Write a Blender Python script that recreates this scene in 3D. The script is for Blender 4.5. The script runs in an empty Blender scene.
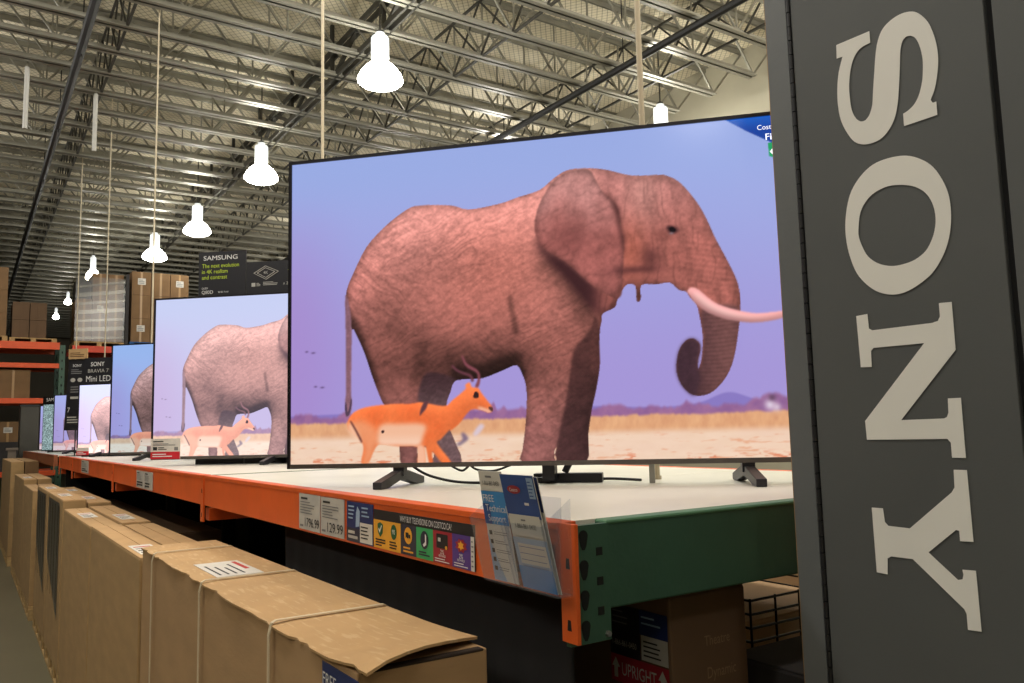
import bpy, bmesh, math, random
import numpy as np
from mathutils import Vector, Matrix, Euler

random.seed(7)
COL = bpy.context.scene.collection
R = math.radians

# ------------------------------------------------------------------ materials
def lin(c):
    c = [x/255. for x in c[:3]]
    return tuple(x/12.92 if x <= .04045 else ((x+.055)/1.055)**2.4 for x in c)

def mat(name, col, rough=.6, metal=0., var=0., vscale=8., bump=0., bscale=60., emit=0., spec=.5, stretch=None):
    m = bpy.data.materials.new(name); m.use_nodes = True
    nt = m.node_tree; b = nt.nodes['Principled BSDF']
    b.inputs['Roughness'].default_value = rough; b.inputs['Metallic'].default_value = metal
    b.inputs['Specular IOR Level'].default_value = spec
    c = lin(col); b.inputs['Base Color'].default_value = (*c, 1)
    if var or bump:
        tc = nt.nodes.new('ShaderNodeTexCoord'); src = tc.outputs['Object']
        if stretch:
            mp = nt.nodes.new('ShaderNodeMapping'); mp.inputs['Scale'].default_value = stretch
            nt.links.new(src, mp.inputs[0]); src = mp.outputs[0]
    if var:
        n = nt.nodes.new('ShaderNodeTexNoise'); n.inputs['Scale'].default_value = vscale; n.inputs['Detail'].default_value = 4
        nt.links.new(src, n.inputs['Vector'])
        r = nt.nodes.new('ShaderNodeValToRGB')
        r.color_ramp.elements[0].position = .3; r.color_ramp.elements[1].position = .7
        r.color_ramp.elements[0].color = (*[x*(1-var) for x in c], 1)
        r.color_ramp.elements[1].color = (*[min(1, x*(1+var)) for x in c], 1)
        nt.links.new(n.outputs['Fac'], r.inputs[0]); nt.links.new(r.outputs[0], b.inputs['Base Color'])
    if bump:
        n2 = nt.nodes.new('ShaderNodeTexNoise'); n2.inputs['Scale'].default_value = bscale; n2.inputs['Detail'].default_value = 3
        nt.links.new(src, n2.inputs['Vector'])
        bp = nt.nodes.new('ShaderNodeBump'); bp.inputs['Strength'].default_value = bump; bp.inputs['Distance'].default_value = .01
        nt.links.new(n2.outputs['Fac'], bp.inputs['Height']); nt.links.new(bp.outputs[0], b.inputs['Normal'])
    if emit:
        b.inputs['Emission Color'].default_value = (*c, 1); b.inputs['Emission Strength'].default_value = emit
    return m

def clear_mat(name, tint=(235, 240, 245), gloss=.14, rough=.06, dull=0.):
    """see-through plastic: mostly transparent, part glossy, part milky"""
    m = bpy.data.materials.new(name); m.use_nodes = True; nt = m.node_tree
    for n in list(nt.nodes): nt.nodes.remove(n)
    o = nt.nodes.new('ShaderNodeOutputMaterial'); t = nt.nodes.new('ShaderNodeBsdfTransparent'); g = nt.nodes.new('ShaderNodeBsdfGlossy')
    d = nt.nodes.new('ShaderNodeBsdfDiffuse'); x1 = nt.nodes.new('ShaderNodeMixShader'); x2 = nt.nodes.new('ShaderNodeMixShader')
    t.inputs[0].default_value = (*lin(tint), 1); g.inputs['Roughness'].default_value = rough; d.inputs[0].default_value = (*lin(tint), 1)
    x1.inputs[0].default_value = dull; x2.inputs[0].default_value = gloss
    nt.links.new(t.outputs[0], x1.inputs[1]); nt.links.new(d.outputs[0], x1.inputs[2])
    nt.links.new(x1.outputs[0], x2.inputs[1]); nt.links.new(g.outputs[0], x2.inputs[2]); nt.links.new(x2.outputs[0], o.inputs[0])
    return m

def screen_mat(name, gain=(1, 1, 1), gamma=1., sat=1., lift=(0, 0, 0), strength=1.):
    m = bpy.data.materials.new(name); m.use_nodes = True; nt = m.node_tree; b = nt.nodes['Principled BSDF']
    a = nt.nodes.new('ShaderNodeAttribute'); a.attribute_name = 'picture'
    h = nt.nodes.new('ShaderNodeHueSaturation'); h.inputs['Saturation'].default_value = sat
    g = nt.nodes.new('ShaderNodeGamma'); g.inputs[1].default_value = gamma
    mu = nt.nodes.new('ShaderNodeMix'); mu.data_type = 'RGBA'; mu.blend_type = 'MULTIPLY'; mu.inputs[0].default_value = 1
    mu.inputs[7].default_value = (*gain, 1)
    ad = nt.nodes.new('ShaderNodeMix'); ad.data_type = 'RGBA'; ad.blend_type = 'ADD'; ad.inputs[0].default_value = 1
    ad.inputs[7].default_value = (*lift, 1)
    nt.links.new(a.outputs['Color'], h.inputs['Color']); nt.links.new(h.outputs[0], g.inputs[0])
    nt.links.new(g.outputs[0], mu.inputs[6]); nt.links.new(mu.outputs[2], ad.inputs[6])
    nt.links.new(ad.outputs[2], b.inputs['Emission Color']); b.inputs['Emission Strength'].default_value = strength
    b.inputs['Base Color'].default_value = (.004, .004, .004, 1); b.inputs['Roughness'].default_value = .16
    b.inputs['Specular IOR Level'].default_value = .35
    return m

M = {}
M['orange'] = mat('orange powder coat', (226, 98, 38), .42, 0, .10, 5, .05, 90)
M['orange_dull'] = mat('dull brown orange powder coat', (150, 84, 48), .5, 0, .15, 6)  # duller, browner orange for the beams of the farther table
M['rack_orange'] = mat('rack beam orange', (232, 88, 32), .5, 0, .08, 4)
M['rack_red'] = mat('rack beam red orange', (216, 66, 34), .5, 0, .08, 4)
M['green'] = mat('green rack paint', (54, 88, 70), .5, 0, .12, 6, .06, 70)
M['green_edge'] = mat('green rack edge', (84, 128, 96), .5, 0, .1, 9)
M['hole'] = mat('punched hole', (10, 14, 12), .9)
M['steel'] = mat('zinc bolt', (190, 190, 186), .3, .9)
M['board'] = mat('white laminate shelf board', (226, 224, 212), .38, 0, .05, 3, .02, 40)
M['skirt'] = mat('black cloth skirt', (22, 19, 18), .9, 0, .2, 3)
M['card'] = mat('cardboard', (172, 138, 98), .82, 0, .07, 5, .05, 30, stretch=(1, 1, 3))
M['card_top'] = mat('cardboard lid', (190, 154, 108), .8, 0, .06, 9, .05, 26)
M['card_b'] = mat('yellow brown cardboard', (170, 138, 94), .85, 0, .08, 5, .06, 25, stretch=(1, 1, 3))
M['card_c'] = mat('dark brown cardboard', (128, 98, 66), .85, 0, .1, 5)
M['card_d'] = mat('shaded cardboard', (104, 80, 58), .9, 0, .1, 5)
M['card_print'] = mat('faded print on cardboard', (206, 176, 130), .85)
M['card_dim'] = mat('dim print on cardboard', (140, 112, 82), .85)
M['card_ink'] = mat('brown print on cardboard', (96, 66, 40), .85)
M['seam'] = mat('dark gap between flaps', (40, 28, 18), .95)
M['tape'] = mat('brown packing tape', (170, 134, 88), .3)
M['strap'] = mat('white poly strap', (212, 196, 166), .5)
M['paper'] = mat('white paper', (214, 210, 202), .75, 0, .03, 20)
M['paper_grey'] = mat('grey white card', (186, 184, 178), .7, 0, .05, 30)
M['ink'] = mat('black ink', (28, 28, 30), .7)
M['ink_grey'] = mat('grey ink', (120, 120, 122), .7)
M['ink_red'] = mat('red ink', (190, 60, 56), .7)
M['blue'] = mat('blue print', (36, 78, 150), .45, 0, .12, 18)
M['blue_deep'] = mat('deep blue print', (34, 48, 104), .5, 0, .12, 20)
M['blue_sky'] = mat('sky blue print', (60, 140, 206), .45, 0, .12, 14)
M['blue_pale'] = mat('pale blue print', (150, 176, 206), .5, 0, .08, 14)
M['black_print'] = mat('black print', (34, 32, 36), .5)
M['yellow'] = mat('yellow print', (240, 172, 52), .5)
M['navy'] = mat('navy print', (50, 50, 68), .5)
M['print_green'] = mat('green print', (58, 168, 100), .5)
M['dark_green'] = mat('dark green print', (36, 96, 58), .5)
M['print_red'] = mat('crimson print', (158, 38, 52), .5)
M['purple'] = mat('purple print', (84, 56, 138), .5)
M['white_print'] = mat('white print', (226, 226, 226), .5)
M['red_band'] = mat('red band print', (196, 36, 48), .5)
M['sign_dark'] = mat('charcoal sign face', (34, 34, 40), .45)
M['lime_print'] = mat('lime print', (196, 220, 60), .5)
M['tv_black'] = mat('black television plastic', (20, 20, 24), .35)
M['tv_edge'] = mat('dark metal bezel', (38, 36, 42), .35, .4)
M['bezel_grey'] = mat('brushed grey bezel', (104, 98, 94), .35, .5)
M['foot'] = mat('gunmetal stand foot', (46, 46, 52), .4, .3)
M['post'] = mat('grey painted post', (176, 176, 168), .45)
M['cable'] = mat('black cable', (18, 18, 18), .5)
M['kiosk'] = mat('charcoal kiosk laminate', (84, 86, 86), .6, 0, .05, 3, .03, 260)
M['kiosk_edge'] = mat('grey kiosk edge strip', (100, 103, 104), .5, 0, .05, 4, .04, 120)
M['kiosk_gap'] = mat('kiosk shadow gap', (12, 12, 14), .9)
M['kiosk_letter'] = mat('warm grey lettering', (232, 230, 224), .6)
M['hinge'] = mat('dark piano hinge', (42, 42, 44), .45, .4)
M['tan'] = mat('tan edge band', (150, 116, 74), .6)
M['wood'] = mat('raw pallet wood', (176, 146, 98), .85, 0, .18, 9, .1, 40, stretch=(4, .6, 4))
M['pallet_blue'] = mat('blue pallet paint', (30, 82, 140), .7, 0, .1, 6)
M['film'] = clear_mat('stretch film', (225, 222, 212), .04, .2, .008)
M['film_dark'] = mat('dark shiny wrap', (84, 80, 74), .3, 0, .35, 4, .5, 9, stretch=(1, 6, .7))
M['acrylic'] = clear_mat('clear acrylic', (246, 248, 252), .045, .05, .03)
M['pole'] = mat('beige cable pole', (206, 192, 164), .5)
M['joist'] = mat('grey joist steel', (150, 147, 134), .4, .4, .12, 3)
M['girder'] = mat('dark girder steel', (70, 68, 62), .5, .3, .1, 3)
M['pipe_black'] = mat('black sprinkler pipe', (24, 23, 22), .5)
M['white_pipe'] = mat('white drop pipe', (206, 204, 196), .5)
M['lamp_body_lit'] = mat('self lit lamp housing', (226, 230, 230), .4, .1, emit=.6)  # glow added to the housing so it looks lit; only the bowl is the lamp
M['lamp_bowl'] = mat('glowing lamp bowl', (255, 252, 240), .4, emit=1.)
M['wire'] = mat('dark wire', (24, 22, 20), .4, .6)
M['red_goods'] = mat('red goods', (170, 40, 36), .6, 0, .3, 12)
M['white_goods'] = mat('white goods', (206, 202, 192), .6, 0, .1, 12)
M['dark_goods'] = mat('dark goods', (46, 42, 42), .7, 0, .25, 8)
M['beige_post'] = mat('beige post', (120, 108, 96), .7)

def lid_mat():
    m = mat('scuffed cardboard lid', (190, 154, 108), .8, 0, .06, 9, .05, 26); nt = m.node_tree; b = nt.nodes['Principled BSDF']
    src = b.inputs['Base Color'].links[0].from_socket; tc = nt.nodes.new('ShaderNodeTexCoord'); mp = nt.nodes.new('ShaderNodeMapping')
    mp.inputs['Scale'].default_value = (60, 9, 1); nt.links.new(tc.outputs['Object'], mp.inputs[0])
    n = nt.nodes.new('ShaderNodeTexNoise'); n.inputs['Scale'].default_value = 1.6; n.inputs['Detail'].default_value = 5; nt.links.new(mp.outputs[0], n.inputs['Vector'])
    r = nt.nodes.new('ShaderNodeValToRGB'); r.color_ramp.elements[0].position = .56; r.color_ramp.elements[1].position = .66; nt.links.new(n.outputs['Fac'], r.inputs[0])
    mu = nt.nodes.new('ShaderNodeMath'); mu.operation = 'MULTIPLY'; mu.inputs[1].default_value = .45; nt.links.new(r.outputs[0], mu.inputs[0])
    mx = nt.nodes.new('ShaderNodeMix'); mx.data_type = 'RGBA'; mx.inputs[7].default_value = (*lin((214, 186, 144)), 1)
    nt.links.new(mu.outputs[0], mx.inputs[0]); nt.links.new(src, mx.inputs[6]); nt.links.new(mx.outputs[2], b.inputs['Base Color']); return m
M['card_lid'] = lid_mat()

# ------------------------------------------------------------------ mesh builder
class MB:
    def __init__(s): s.v = []; s.f = []; s.mi = []; s.mats = []
    def m(s, mt):
        mt = M[mt] if isinstance(mt, str) else mt
        if mt not in s.mats: s.mats.append(mt)
        return s.mats.index(mt)
    def add(s, vs, fs, mt):
        o = len(s.v); k = s.m(mt); s.v += [tuple(v) for v in vs]
        for f in fs: s.f.append(tuple(o+i for i in f)); s.mi.append(k)
    def box(s, x0, y0, z0, x1, y1, z1, mt):
        s.add([(x0,y0,z0),(x1,y0,z0),(x1,y1,z0),(x0,y1,z0),(x0,y0,z1),(x1,y0,z1),(x1,y1,z1),(x0,y1,z1)],
              [(0,3,2,1),(4,5,6,7),(0,1,5,4),(1,2,6,5),(2,3,7,6),(3,0,4,7)], mt)
    def bar(s, p, q, w, h, mt, up=(0, 0, 1)):
        p = Vector(p); q = Vector(q); d = (q-p).normalized(); u = Vector(up)
        a = d.cross(u)
        if a.length < 1e-4: a = d.cross(Vector((1, 0, 0)))
        a.normalize(); b = a.cross(d).normalized(); a = a*w/2; b = b*h/2
        s.add([p-a-b, p+a-b, p+a+b, p-a+b, q-a-b, q+a-b, q+a+b, q-a+b],
              [(0,3,2,1),(4,5,6,7),(0,1,5,4),(1,2,6,5),(2,3,7,6),(3,0,4,7)], mt)
    def tube(s, pts, r, mt, n=8):
        pts = [Vector(p) for p in pts]; rings = []
        for i, p in enumerate(pts):
            d = (pts[min(i+1, len(pts)-1)]-pts[max(i-1, 0)]).normalized()
            a = d.cross(Vector((0, 0, 1)))
            if a.length < 1e-3: a = d.cross(Vector((1, 0, 0)))
            a.normalize(); b = a.cross(d)
            rings.append([p+a*r*math.cos(2*math.pi*k/n)+b*r*math.sin(2*math.pi*k/n) for k in range(n)])
        vs = [v for g in rings for v in g]; fs = []
        for i in range(len(pts)-1):
            for k in range(n):
                fs.append((i*n+k, i*n+(k+1) % n, (i+1)*n+(k+1) % n, (i+1)*n+k))
        fs.append(tuple(range(n))[::-1]); fs.append(tuple((len(pts)-1)*n+k for k in range(n)))
        s.add(vs, fs, mt)
    def lathe(s, prof, mt, n=28, c=(0, 0)):
        vs = []; fs = []
        for r, z in prof:
            vs += [(c[0]+r*math.cos(2*math.pi*k/n), c[1]+r*math.sin(2*math.pi*k/n), z) for k in range(n)]
        for i in range(len(prof)-1):
            for k in range(n): fs.append((i*n+k, i*n+(k+1) % n, (i+1)*n+(k+1) % n, (i+1)*n+k))
        s.add(vs, fs, mt)
    def prism(s, poly, axis, a, b, mt):
        """extrude a 2D polygon along an axis ('x': poly=(y,z), 'y': poly=(x,z), 'z': poly=(x,y))"""
        f = {'x': lambda p, t: (t, p[0], p[1]), 'y': lambda p, t: (p[0], t, p[1]), 'z': lambda p, t: (p[0], p[1], t)}[axis]
        n = len(poly); vs = [f(p, a) for p in poly]+[f(p, b) for p in poly]
        fs = [tuple(range(n)), tuple(range(2*n-1, n-1, -1))]+[(i, i+n, (i+1) % n+n, (i+1) % n) for i in range(n)]
        s.add(vs, fs, mt)
    # flat print, in the local XZ plane looking along +y; layer pushes it towards the viewer
    def rect(s, x0, z0, x1, z1, mt, y=0., layer=1, e=.0006):
        yy = y-layer*e; s.add([(x0, yy, z0), (x1, yy, z0), (x1, yy, z1), (x0, yy, z1)], [(0, 1, 2, 3)], mt)
    def flat(s, poly, mt, y=0., layer=1, e=.0006):
        yy = y-layer*e; s.add([(p[0], yy, p[1]) for p in poly], [tuple(range(len(poly)))], mt)
    def disc(s, x, z, rx, rz, mt, y=0., layer=1, n=20, e=.0006):
        s.flat([(x+rx*math.cos(2*math.pi*k/n), z+rz*math.sin(2*math.pi*k/n)) for k in range(n)], mt, y, layer, e)
    def text(s, txt, x, z, h, mt, y=0., layer=2, w=None, align='l', e=.0006, shear=0.):
        V, F, bw, bh = text_mesh(txt)
        sx = sz = h
        if w: sx = w/bw
        ox = x-(bw*sx if align == 'r' else bw*sx/2 if align == 'c' else 0)
        yy = y-layer*e
        s.add([(ox+a*sx+shear*b*sz, yy, z+b*sz) for a, b in V], F, mt)
    def lines(s, x0, z0, x1, z1, n, mt, y=0., layer=2, fill=.45, seed=1):
        """rows of tiny print, too small to read"""
        rr = random.Random(seed); dz = (z1-z0)/n
        for i in range(n):
            zz = z1-(i+1)*dz; s.rect(x0, zz+dz*(1-fill)/2, x0+(x1-x0)*rr.uniform(.6, 1), zz+dz*(1+fill)/2, mt, y, layer)
    def build(s, name, parent=None, loc=None, bevel=0., smooth=False, recalc=False, rotz=0.):
        me = bpy.data.meshes.new(name); me.from_pydata(s.v, [], s.f)
        for m_ in s.mats: me.materials.append(m_)
        me.polygons.foreach_set('material_index', s.mi)
        if smooth: me.polygons.foreach_set('use_smooth', [True]*len(s.f))
        if recalc:
            bm = bmesh.new(); bm.from_mesh(me); bmesh.ops.recalc_face_normals(bm, faces=bm.faces); bm.to_mesh(me); bm.free()
        me.update()
        o = bpy.data.objects.new(name, me); COL.objects.link(o)
        if parent: o.parent = parent
        if loc: o.location = loc
        o.rotation_euler = (0, 0, rotz)
        if bevel:
            b = o.modifiers.new('edge', 'BEVEL'); b.width = bevel; b.segments = 2; b.limit_method = 'ANGLE'
        return o

_T = {}
def text_mesh(txt):
    if txt in _T: return _T[txt]
    cu = bpy.data.curves.new('t', 'FONT'); cu.body = txt; cu.resolution_u = 3
    ob = bpy.data.objects.new('t', cu); COL.objects.link(ob)
    dg = bpy.context.evaluated_depsgraph_get(); ev = ob.evaluated_get(dg); me = ev.to_mesh()
    V = [(v.co.x, v.co.y) for v in me.vertices]; F = [tuple(p.vertices) for p in me.polygons]
    ev.to_mesh_clear(); bpy.data.objects.remove(ob); bpy.data.curves.remove(cu)
    x0 = min(v[0] for v in V); x1 = max(v[0] for v in V); capz = max(v[1] for v in V)
    V = [((a-x0)/capz, b/capz) for a, b in V]
    _T[txt] = (V, F, (x1-x0)/capz, 1.)
    return _T[txt]

def tag(o, label, cat, group=None):
    o['label'] = label; o['category'] = cat
    if group: o['group'] = group
    return o
def thing(name, label, cat, loc=(0, 0, 0), rotz=0., group=None):
    o = bpy.data.objects.new(name, None); COL.objects.link(o); o.location = loc; o.rotation_euler = (0, 0, rotz)
    o.empty_display_size = .1
    return tag(o, label, cat, group)
def struct(o): o['kind'] = 'structure'; return o
PIC = {'body': [1102, 4861, 1103, 5401, 1144, 5736, 1267, 6198, 1513, 6984, 1839, 7553, 2121, 7922, 2402, 8186, 2601, 8211, 2798, 8194, 3187, 8114, 3495, 7941, 4065, 8044, 4411, 8202, 4796, 8367, 5055, 8700, 5310, 8920, 5683, 8916, 6009, 8801, 6409, 8563, 6887, 8504, 6967, 8486, 7206, 8242, 7465, 7636, 7630, 7052, 7763, 6424, 7950, 5684, 8088, 5013, 8104, 4362, 8048, 3614, 7957, 2873, 7825, 2349, 7608, 1937, 7398, 1811, 7222, 1885, 7082, 2183, 7021, 2619, 7077, 3156, 7204, 3449, 7325, 3494, 7422, 3344, 7428, 3128, 7385, 2862, 7378, 2593, 7440, 2911, 7475, 3556, 7433, 4212, 7399, 4489, 7297, 4718, 7241, 4889, 7123, 4956, 6977, 5194, 6762, 5162, 6504, 5169, 6488, 4748, 6413, 4701, 6404, 5147, 6270, 5218, 6171, 5027, 6086, 4750, 6041, 4540, 5837, 4382, 5813, 4184, 5775, 3881, 5755, 3314, 5753, 2818, 5679, 2118, 5587, 1492, 5512, 727, 5470, -36, 4955, -22, 4962, 397, 4919, 258, 4915, -21, 4354, -8, 4368, 345, 4418, 910, 4462, 1692, 4458, 2264, 4401, 2628, 4301, 2924, 4067, 2795, 3683, 2568, 3339, 2554, 3166, 2491, 3093, 2185, 3013, 1742, 3082, 975, 3279, -40, 2733, -26, 2773, 289, 2469, 553, 2465, -19, 2157, -11, 2121, 532, 1972, 1602, 1816, 1903, 1621, 2733, 1463, 3537, 1263, 4288, 1223, 4311],
'darkleg': [5775, 3881, 5755, 3314, 5753, 2818, 5679, 2118, 5587, 1492, 5512, 727, 5470, -36, 4955, -22, 4962, 397, 5033, 956, 5125, 1586, 5223, 2501, 5297, 3209, 5384, 3487, 5613, 3896, 5703, 4317],
'thigh': [2678, 2824, 3210, 2563, 3093, 2185, 3013, 1742, 3082, 975, 3279, -40, 2733, -26, 2773, 289, 2469, 553, 2430, 1573, 2479, 1899, 2501, 2285],
'ear': [5913, 8114, 6147, 7636, 6195, 7045, 6244, 6530, 6225, 6026, 6205, 5669, 6184, 5241, 6161, 4921, 6087, 4808, 5968, 4891, 5850, 5027, 5613, 5341, 5377, 5768, 5177, 6085, 4932, 6373, 4769, 6653, 4691, 7036, 4696, 7407, 4767, 7846, 4878, 8204, 5054, 8625, 5351, 8876, 5682, 8857, 5798, 8502],
'earshadow': [4771, 6802, 4932, 6373, 5177, 6085, 5377, 5768, 5613, 5341, 5850, 5027, 6087, 4808, 6041, 4540, 5837, 4382, 5678, 4505, 5406, 5111, 5089, 5802, 4847, 6274, 4707, 6736],
'earfold': [5852, 8124, 5993, 8028, 6149, 7710, 6203, 7408, 6204, 6898, 6267, 6672, 6236, 6169, 6212, 6535, 6153, 6978, 6104, 7497, 6031, 7874],
'jaw': [6205, 5669, 6339, 5438, 6575, 5374, 6829, 5594, 6818, 5169, 6492, 5206, 6334, 5224, 6173, 5099],
'trunk': [7499, 4423, 8069, 4366, 8048, 3614, 7957, 2873, 7825, 2349, 7608, 1937, 7398, 1811, 7222, 1885, 7082, 2183, 7021, 2619, 7077, 3156, 7204, 3449, 7325, 3494, 7422, 3344, 7428, 3128, 7385, 2862, 7378, 2593, 7440, 2911, 7475, 3556],
'curl': [7021, 2619, 7077, 3156, 7204, 3449, 7325, 3494, 7422, 3344, 7428, 3128, 7385, 2862, 7378, 2593, 7399, 2270, 7311, 1848, 7222, 1885, 7082, 2183],
'tusk': [7260, 4909, 7335, 5010, 7452, 4921, 7567, 4721, 7709, 4510, 7882, 4363, 8055, 4259, 8227, 4178, 8400, 4139, 8746, 4169, 8918, 4237, 8961, 4147, 8739, 3957, 8392, 3871, 8190, 3891, 8046, 3937, 7872, 4007, 7699, 4132, 7554, 4266, 7439, 4429, 7354, 4603, 7298, 4772],
'eye': [6958, 6869, 7020, 6917, 7111, 6870, 7157, 6752, 7105, 6657, 7015, 6693],
'eyep': [7012, 6851, 7080, 6864, 7120, 6767, 7082, 6706, 7022, 6737],
'tail': [1091, 5422, 1145, 5284, 1193, 4884, 1216, 4291, 1210, 3250, 1201, 2282, 1218, 1992, 1196, 1640, 1110, 1500, 1083, 1967, 1103, 2288, 1101, 3323, 1098, 4302],
'tuft': [1091, 1975, 1079, 1745, 1107, 1514, 1178, 1609, 1219, 1968, 1195, 2068, 1163, 1774, 1131, 1644, 1115, 1908],
'ant': [1139, 1382, 1258, 1638, 1498, 1789, 1894, 1853, 2362, 1854, 2556, 1882, 2975, 1744, 3129, 1927, 3320, 2172, 3435, 2325, 3248, 2106, 3371, 2273, 3363, 2369, 3446, 2459, 3487, 2303, 3594, 2282, 3644, 2155, 3698, 2022, 3780, 1836, 3842, 1689, 3853, 1544, 3776, 1497, 3714, 1543, 3629, 1591, 3480, 1613, 3371, 1459, 3239, 1175, 3065, 965, 3082, 1039, 2909, 728, 2833, 591, 3091, -4, 2914, 0, 2736, 353, 2752, 4, 2676, 6, 2622, 471, 2592, 485, 2607, 8, 2458, 12, 2469, 489, 2082, 533, 1810, 608, 1712, 578, 1633, 388, 1533, 36, 1394, 39, 1435, 394, 1416, 653, 1257, 919, 1138, 1120],
'flank': [1773, 1210, 2125, 1233, 2608, 1186, 2567, 805, 2508, 551, 2354, 537, 2083, 553, 1751, 590, 1713, 837],
'antlegs': [2461, 522, 2592, 485, 2607, 8, 2458, 12],
'hind': [1217, 1181, 1416, 686, 1463, 393, 1414, 39, 1553, 35, 1633, 388, 1732, 707, 1674, 1097, 1497, 1300, 1298, 1375],
'rump': [1159, 1315, 1130, 1120, 1257, 789, 1408, 653, 1337, 981, 1218, 1280],
'stripe': [1178, 1347, 1210, 1346, 1317, 1047, 1408, 750, 1404, 666, 1368, 752, 1277, 1049],
'spot': [1781, 1015, 1820, 1046, 1843, 1000, 1804, 937],
'bird': [2514, 1460, 2523, 1607, 2555, 1766, 2594, 1880, 2652, 1934, 2679, 1875, 2663, 1812, 2639, 1698, 2573, 1573],
'horn1': [3543, 2322, 3588, 2501, 3590, 2682, 3548, 2774, 3408, 2915, 3345, 3067, 3304, 3291, 3338, 3273, 3380, 3101, 3452, 2986, 3567, 2868, 3634, 2716, 3640, 2497, 3603, 2296],
'horn2': [3476, 2471, 3448, 2619, 3341, 2700, 3203, 2819, 3118, 2973, 3149, 3007, 3234, 2869, 3363, 2772, 3479, 2690, 3528, 2504],
'face': [3505, 1996, 3542, 2161, 3601, 2115, 3608, 1991, 3556, 1957],
'nose': [3778, 1670, 3850, 1666, 3857, 1543, 3806, 1568],
'muz': [3588, 1702, 3756, 1620, 3853, 1544, 3776, 1497, 3714, 1543, 3621, 1592],
'egret1': [3493, 876, 3616, 1159, 3700, 1097, 3621, 907, 3543, 802],
'egret2': [3190, 563, 3299, 703, 3271, 884, 3331, 897, 3406, 721, 3319, 594, 3232, 511],
'blueflag': [8000, 10020, 10020, 10020, 10020, 8401, 8752, 9160, 8350, 9590],
'green': [8685, 9163, 9900, 9157, 9900, 8551, 8700, 8746]}
LOGO = {'S': [793, 2295, 860, 2297, 861, 2271, 849, 2270, 859, 2243, 864, 2214, 865, 2183, 861, 2152, 850, 2124, 837, 2104, 821, 2094, 803, 2091, 785, 2094, 769, 2106, 758, 2123, 751, 2146, 746, 2178, 742, 2210, 739, 2236, 734, 2251, 727, 2256, 719, 2254, 711, 2246, 705, 2229, 702, 2207, 703, 2186, 706, 2167, 713, 2147, 722, 2134, 733, 2127, 743, 2124, 743, 2102, 685, 2102, 685, 2125, 691, 2125, 694, 2131, 686, 2147, 680, 2169, 676, 2196, 677, 2221, 681, 2243, 688, 2265, 700, 2284, 713, 2295, 732, 2300, 752, 2297, 768, 2288, 778, 2272, 784, 2251, 789, 2220, 794, 2187, 798, 2159, 805, 2143, 813, 2136, 822, 2137, 831, 2146, 838, 2164, 840, 2187, 840, 2209, 836, 2234, 829, 2254, 820, 2266, 808, 2272, 793, 2273],
'Oo': [867, 1957, 861, 1989, 850, 2016, 830, 2038, 805, 2052, 776, 2055, 747, 2051, 724, 2040, 703, 2022, 689, 1999, 679, 1971, 676, 1943, 678, 1915, 685, 1887, 697, 1863, 715, 1841, 739, 1826, 763, 1817, 786, 1816, 811, 1824, 833, 1841, 851, 1865, 862, 1897, 867, 1927],
'Oi': [841, 1947, 836, 1971, 824, 1989, 806, 2001, 780, 2006, 753, 2001, 732, 1992, 716, 1978, 706, 1959, 702, 1937, 704, 1916, 711, 1897, 723, 1880, 742, 1869, 764, 1865, 786, 1866, 809, 1875, 827, 1891, 837, 1912, 842, 1931],
'N': [858, 1788, 836, 1789, 835, 1763, 829, 1759, 722, 1759, 712, 1761, 708, 1768, 708, 1790, 687, 1789, 687, 1711, 788, 1601, 715, 1602, 710, 1604, 707, 1611, 706, 1634, 685, 1634, 685, 1539, 707, 1539, 707, 1563, 712, 1569, 854, 1568, 855, 1601, 738, 1727, 829, 1728, 834, 1723, 835, 1695, 856, 1696],
'Y': [854, 1451, 833, 1451, 831, 1428, 825, 1422, 787, 1421, 712, 1484, 707, 1492, 706, 1520, 685, 1520, 684, 1409, 705, 1408, 705, 1424, 710, 1425, 758, 1385, 713, 1347, 706, 1349, 704, 1356, 705, 1364, 684, 1365, 683, 1273, 704, 1272, 704, 1296, 707, 1303, 786, 1371, 824, 1371, 831, 1367, 833, 1340, 853, 1341]}
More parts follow.
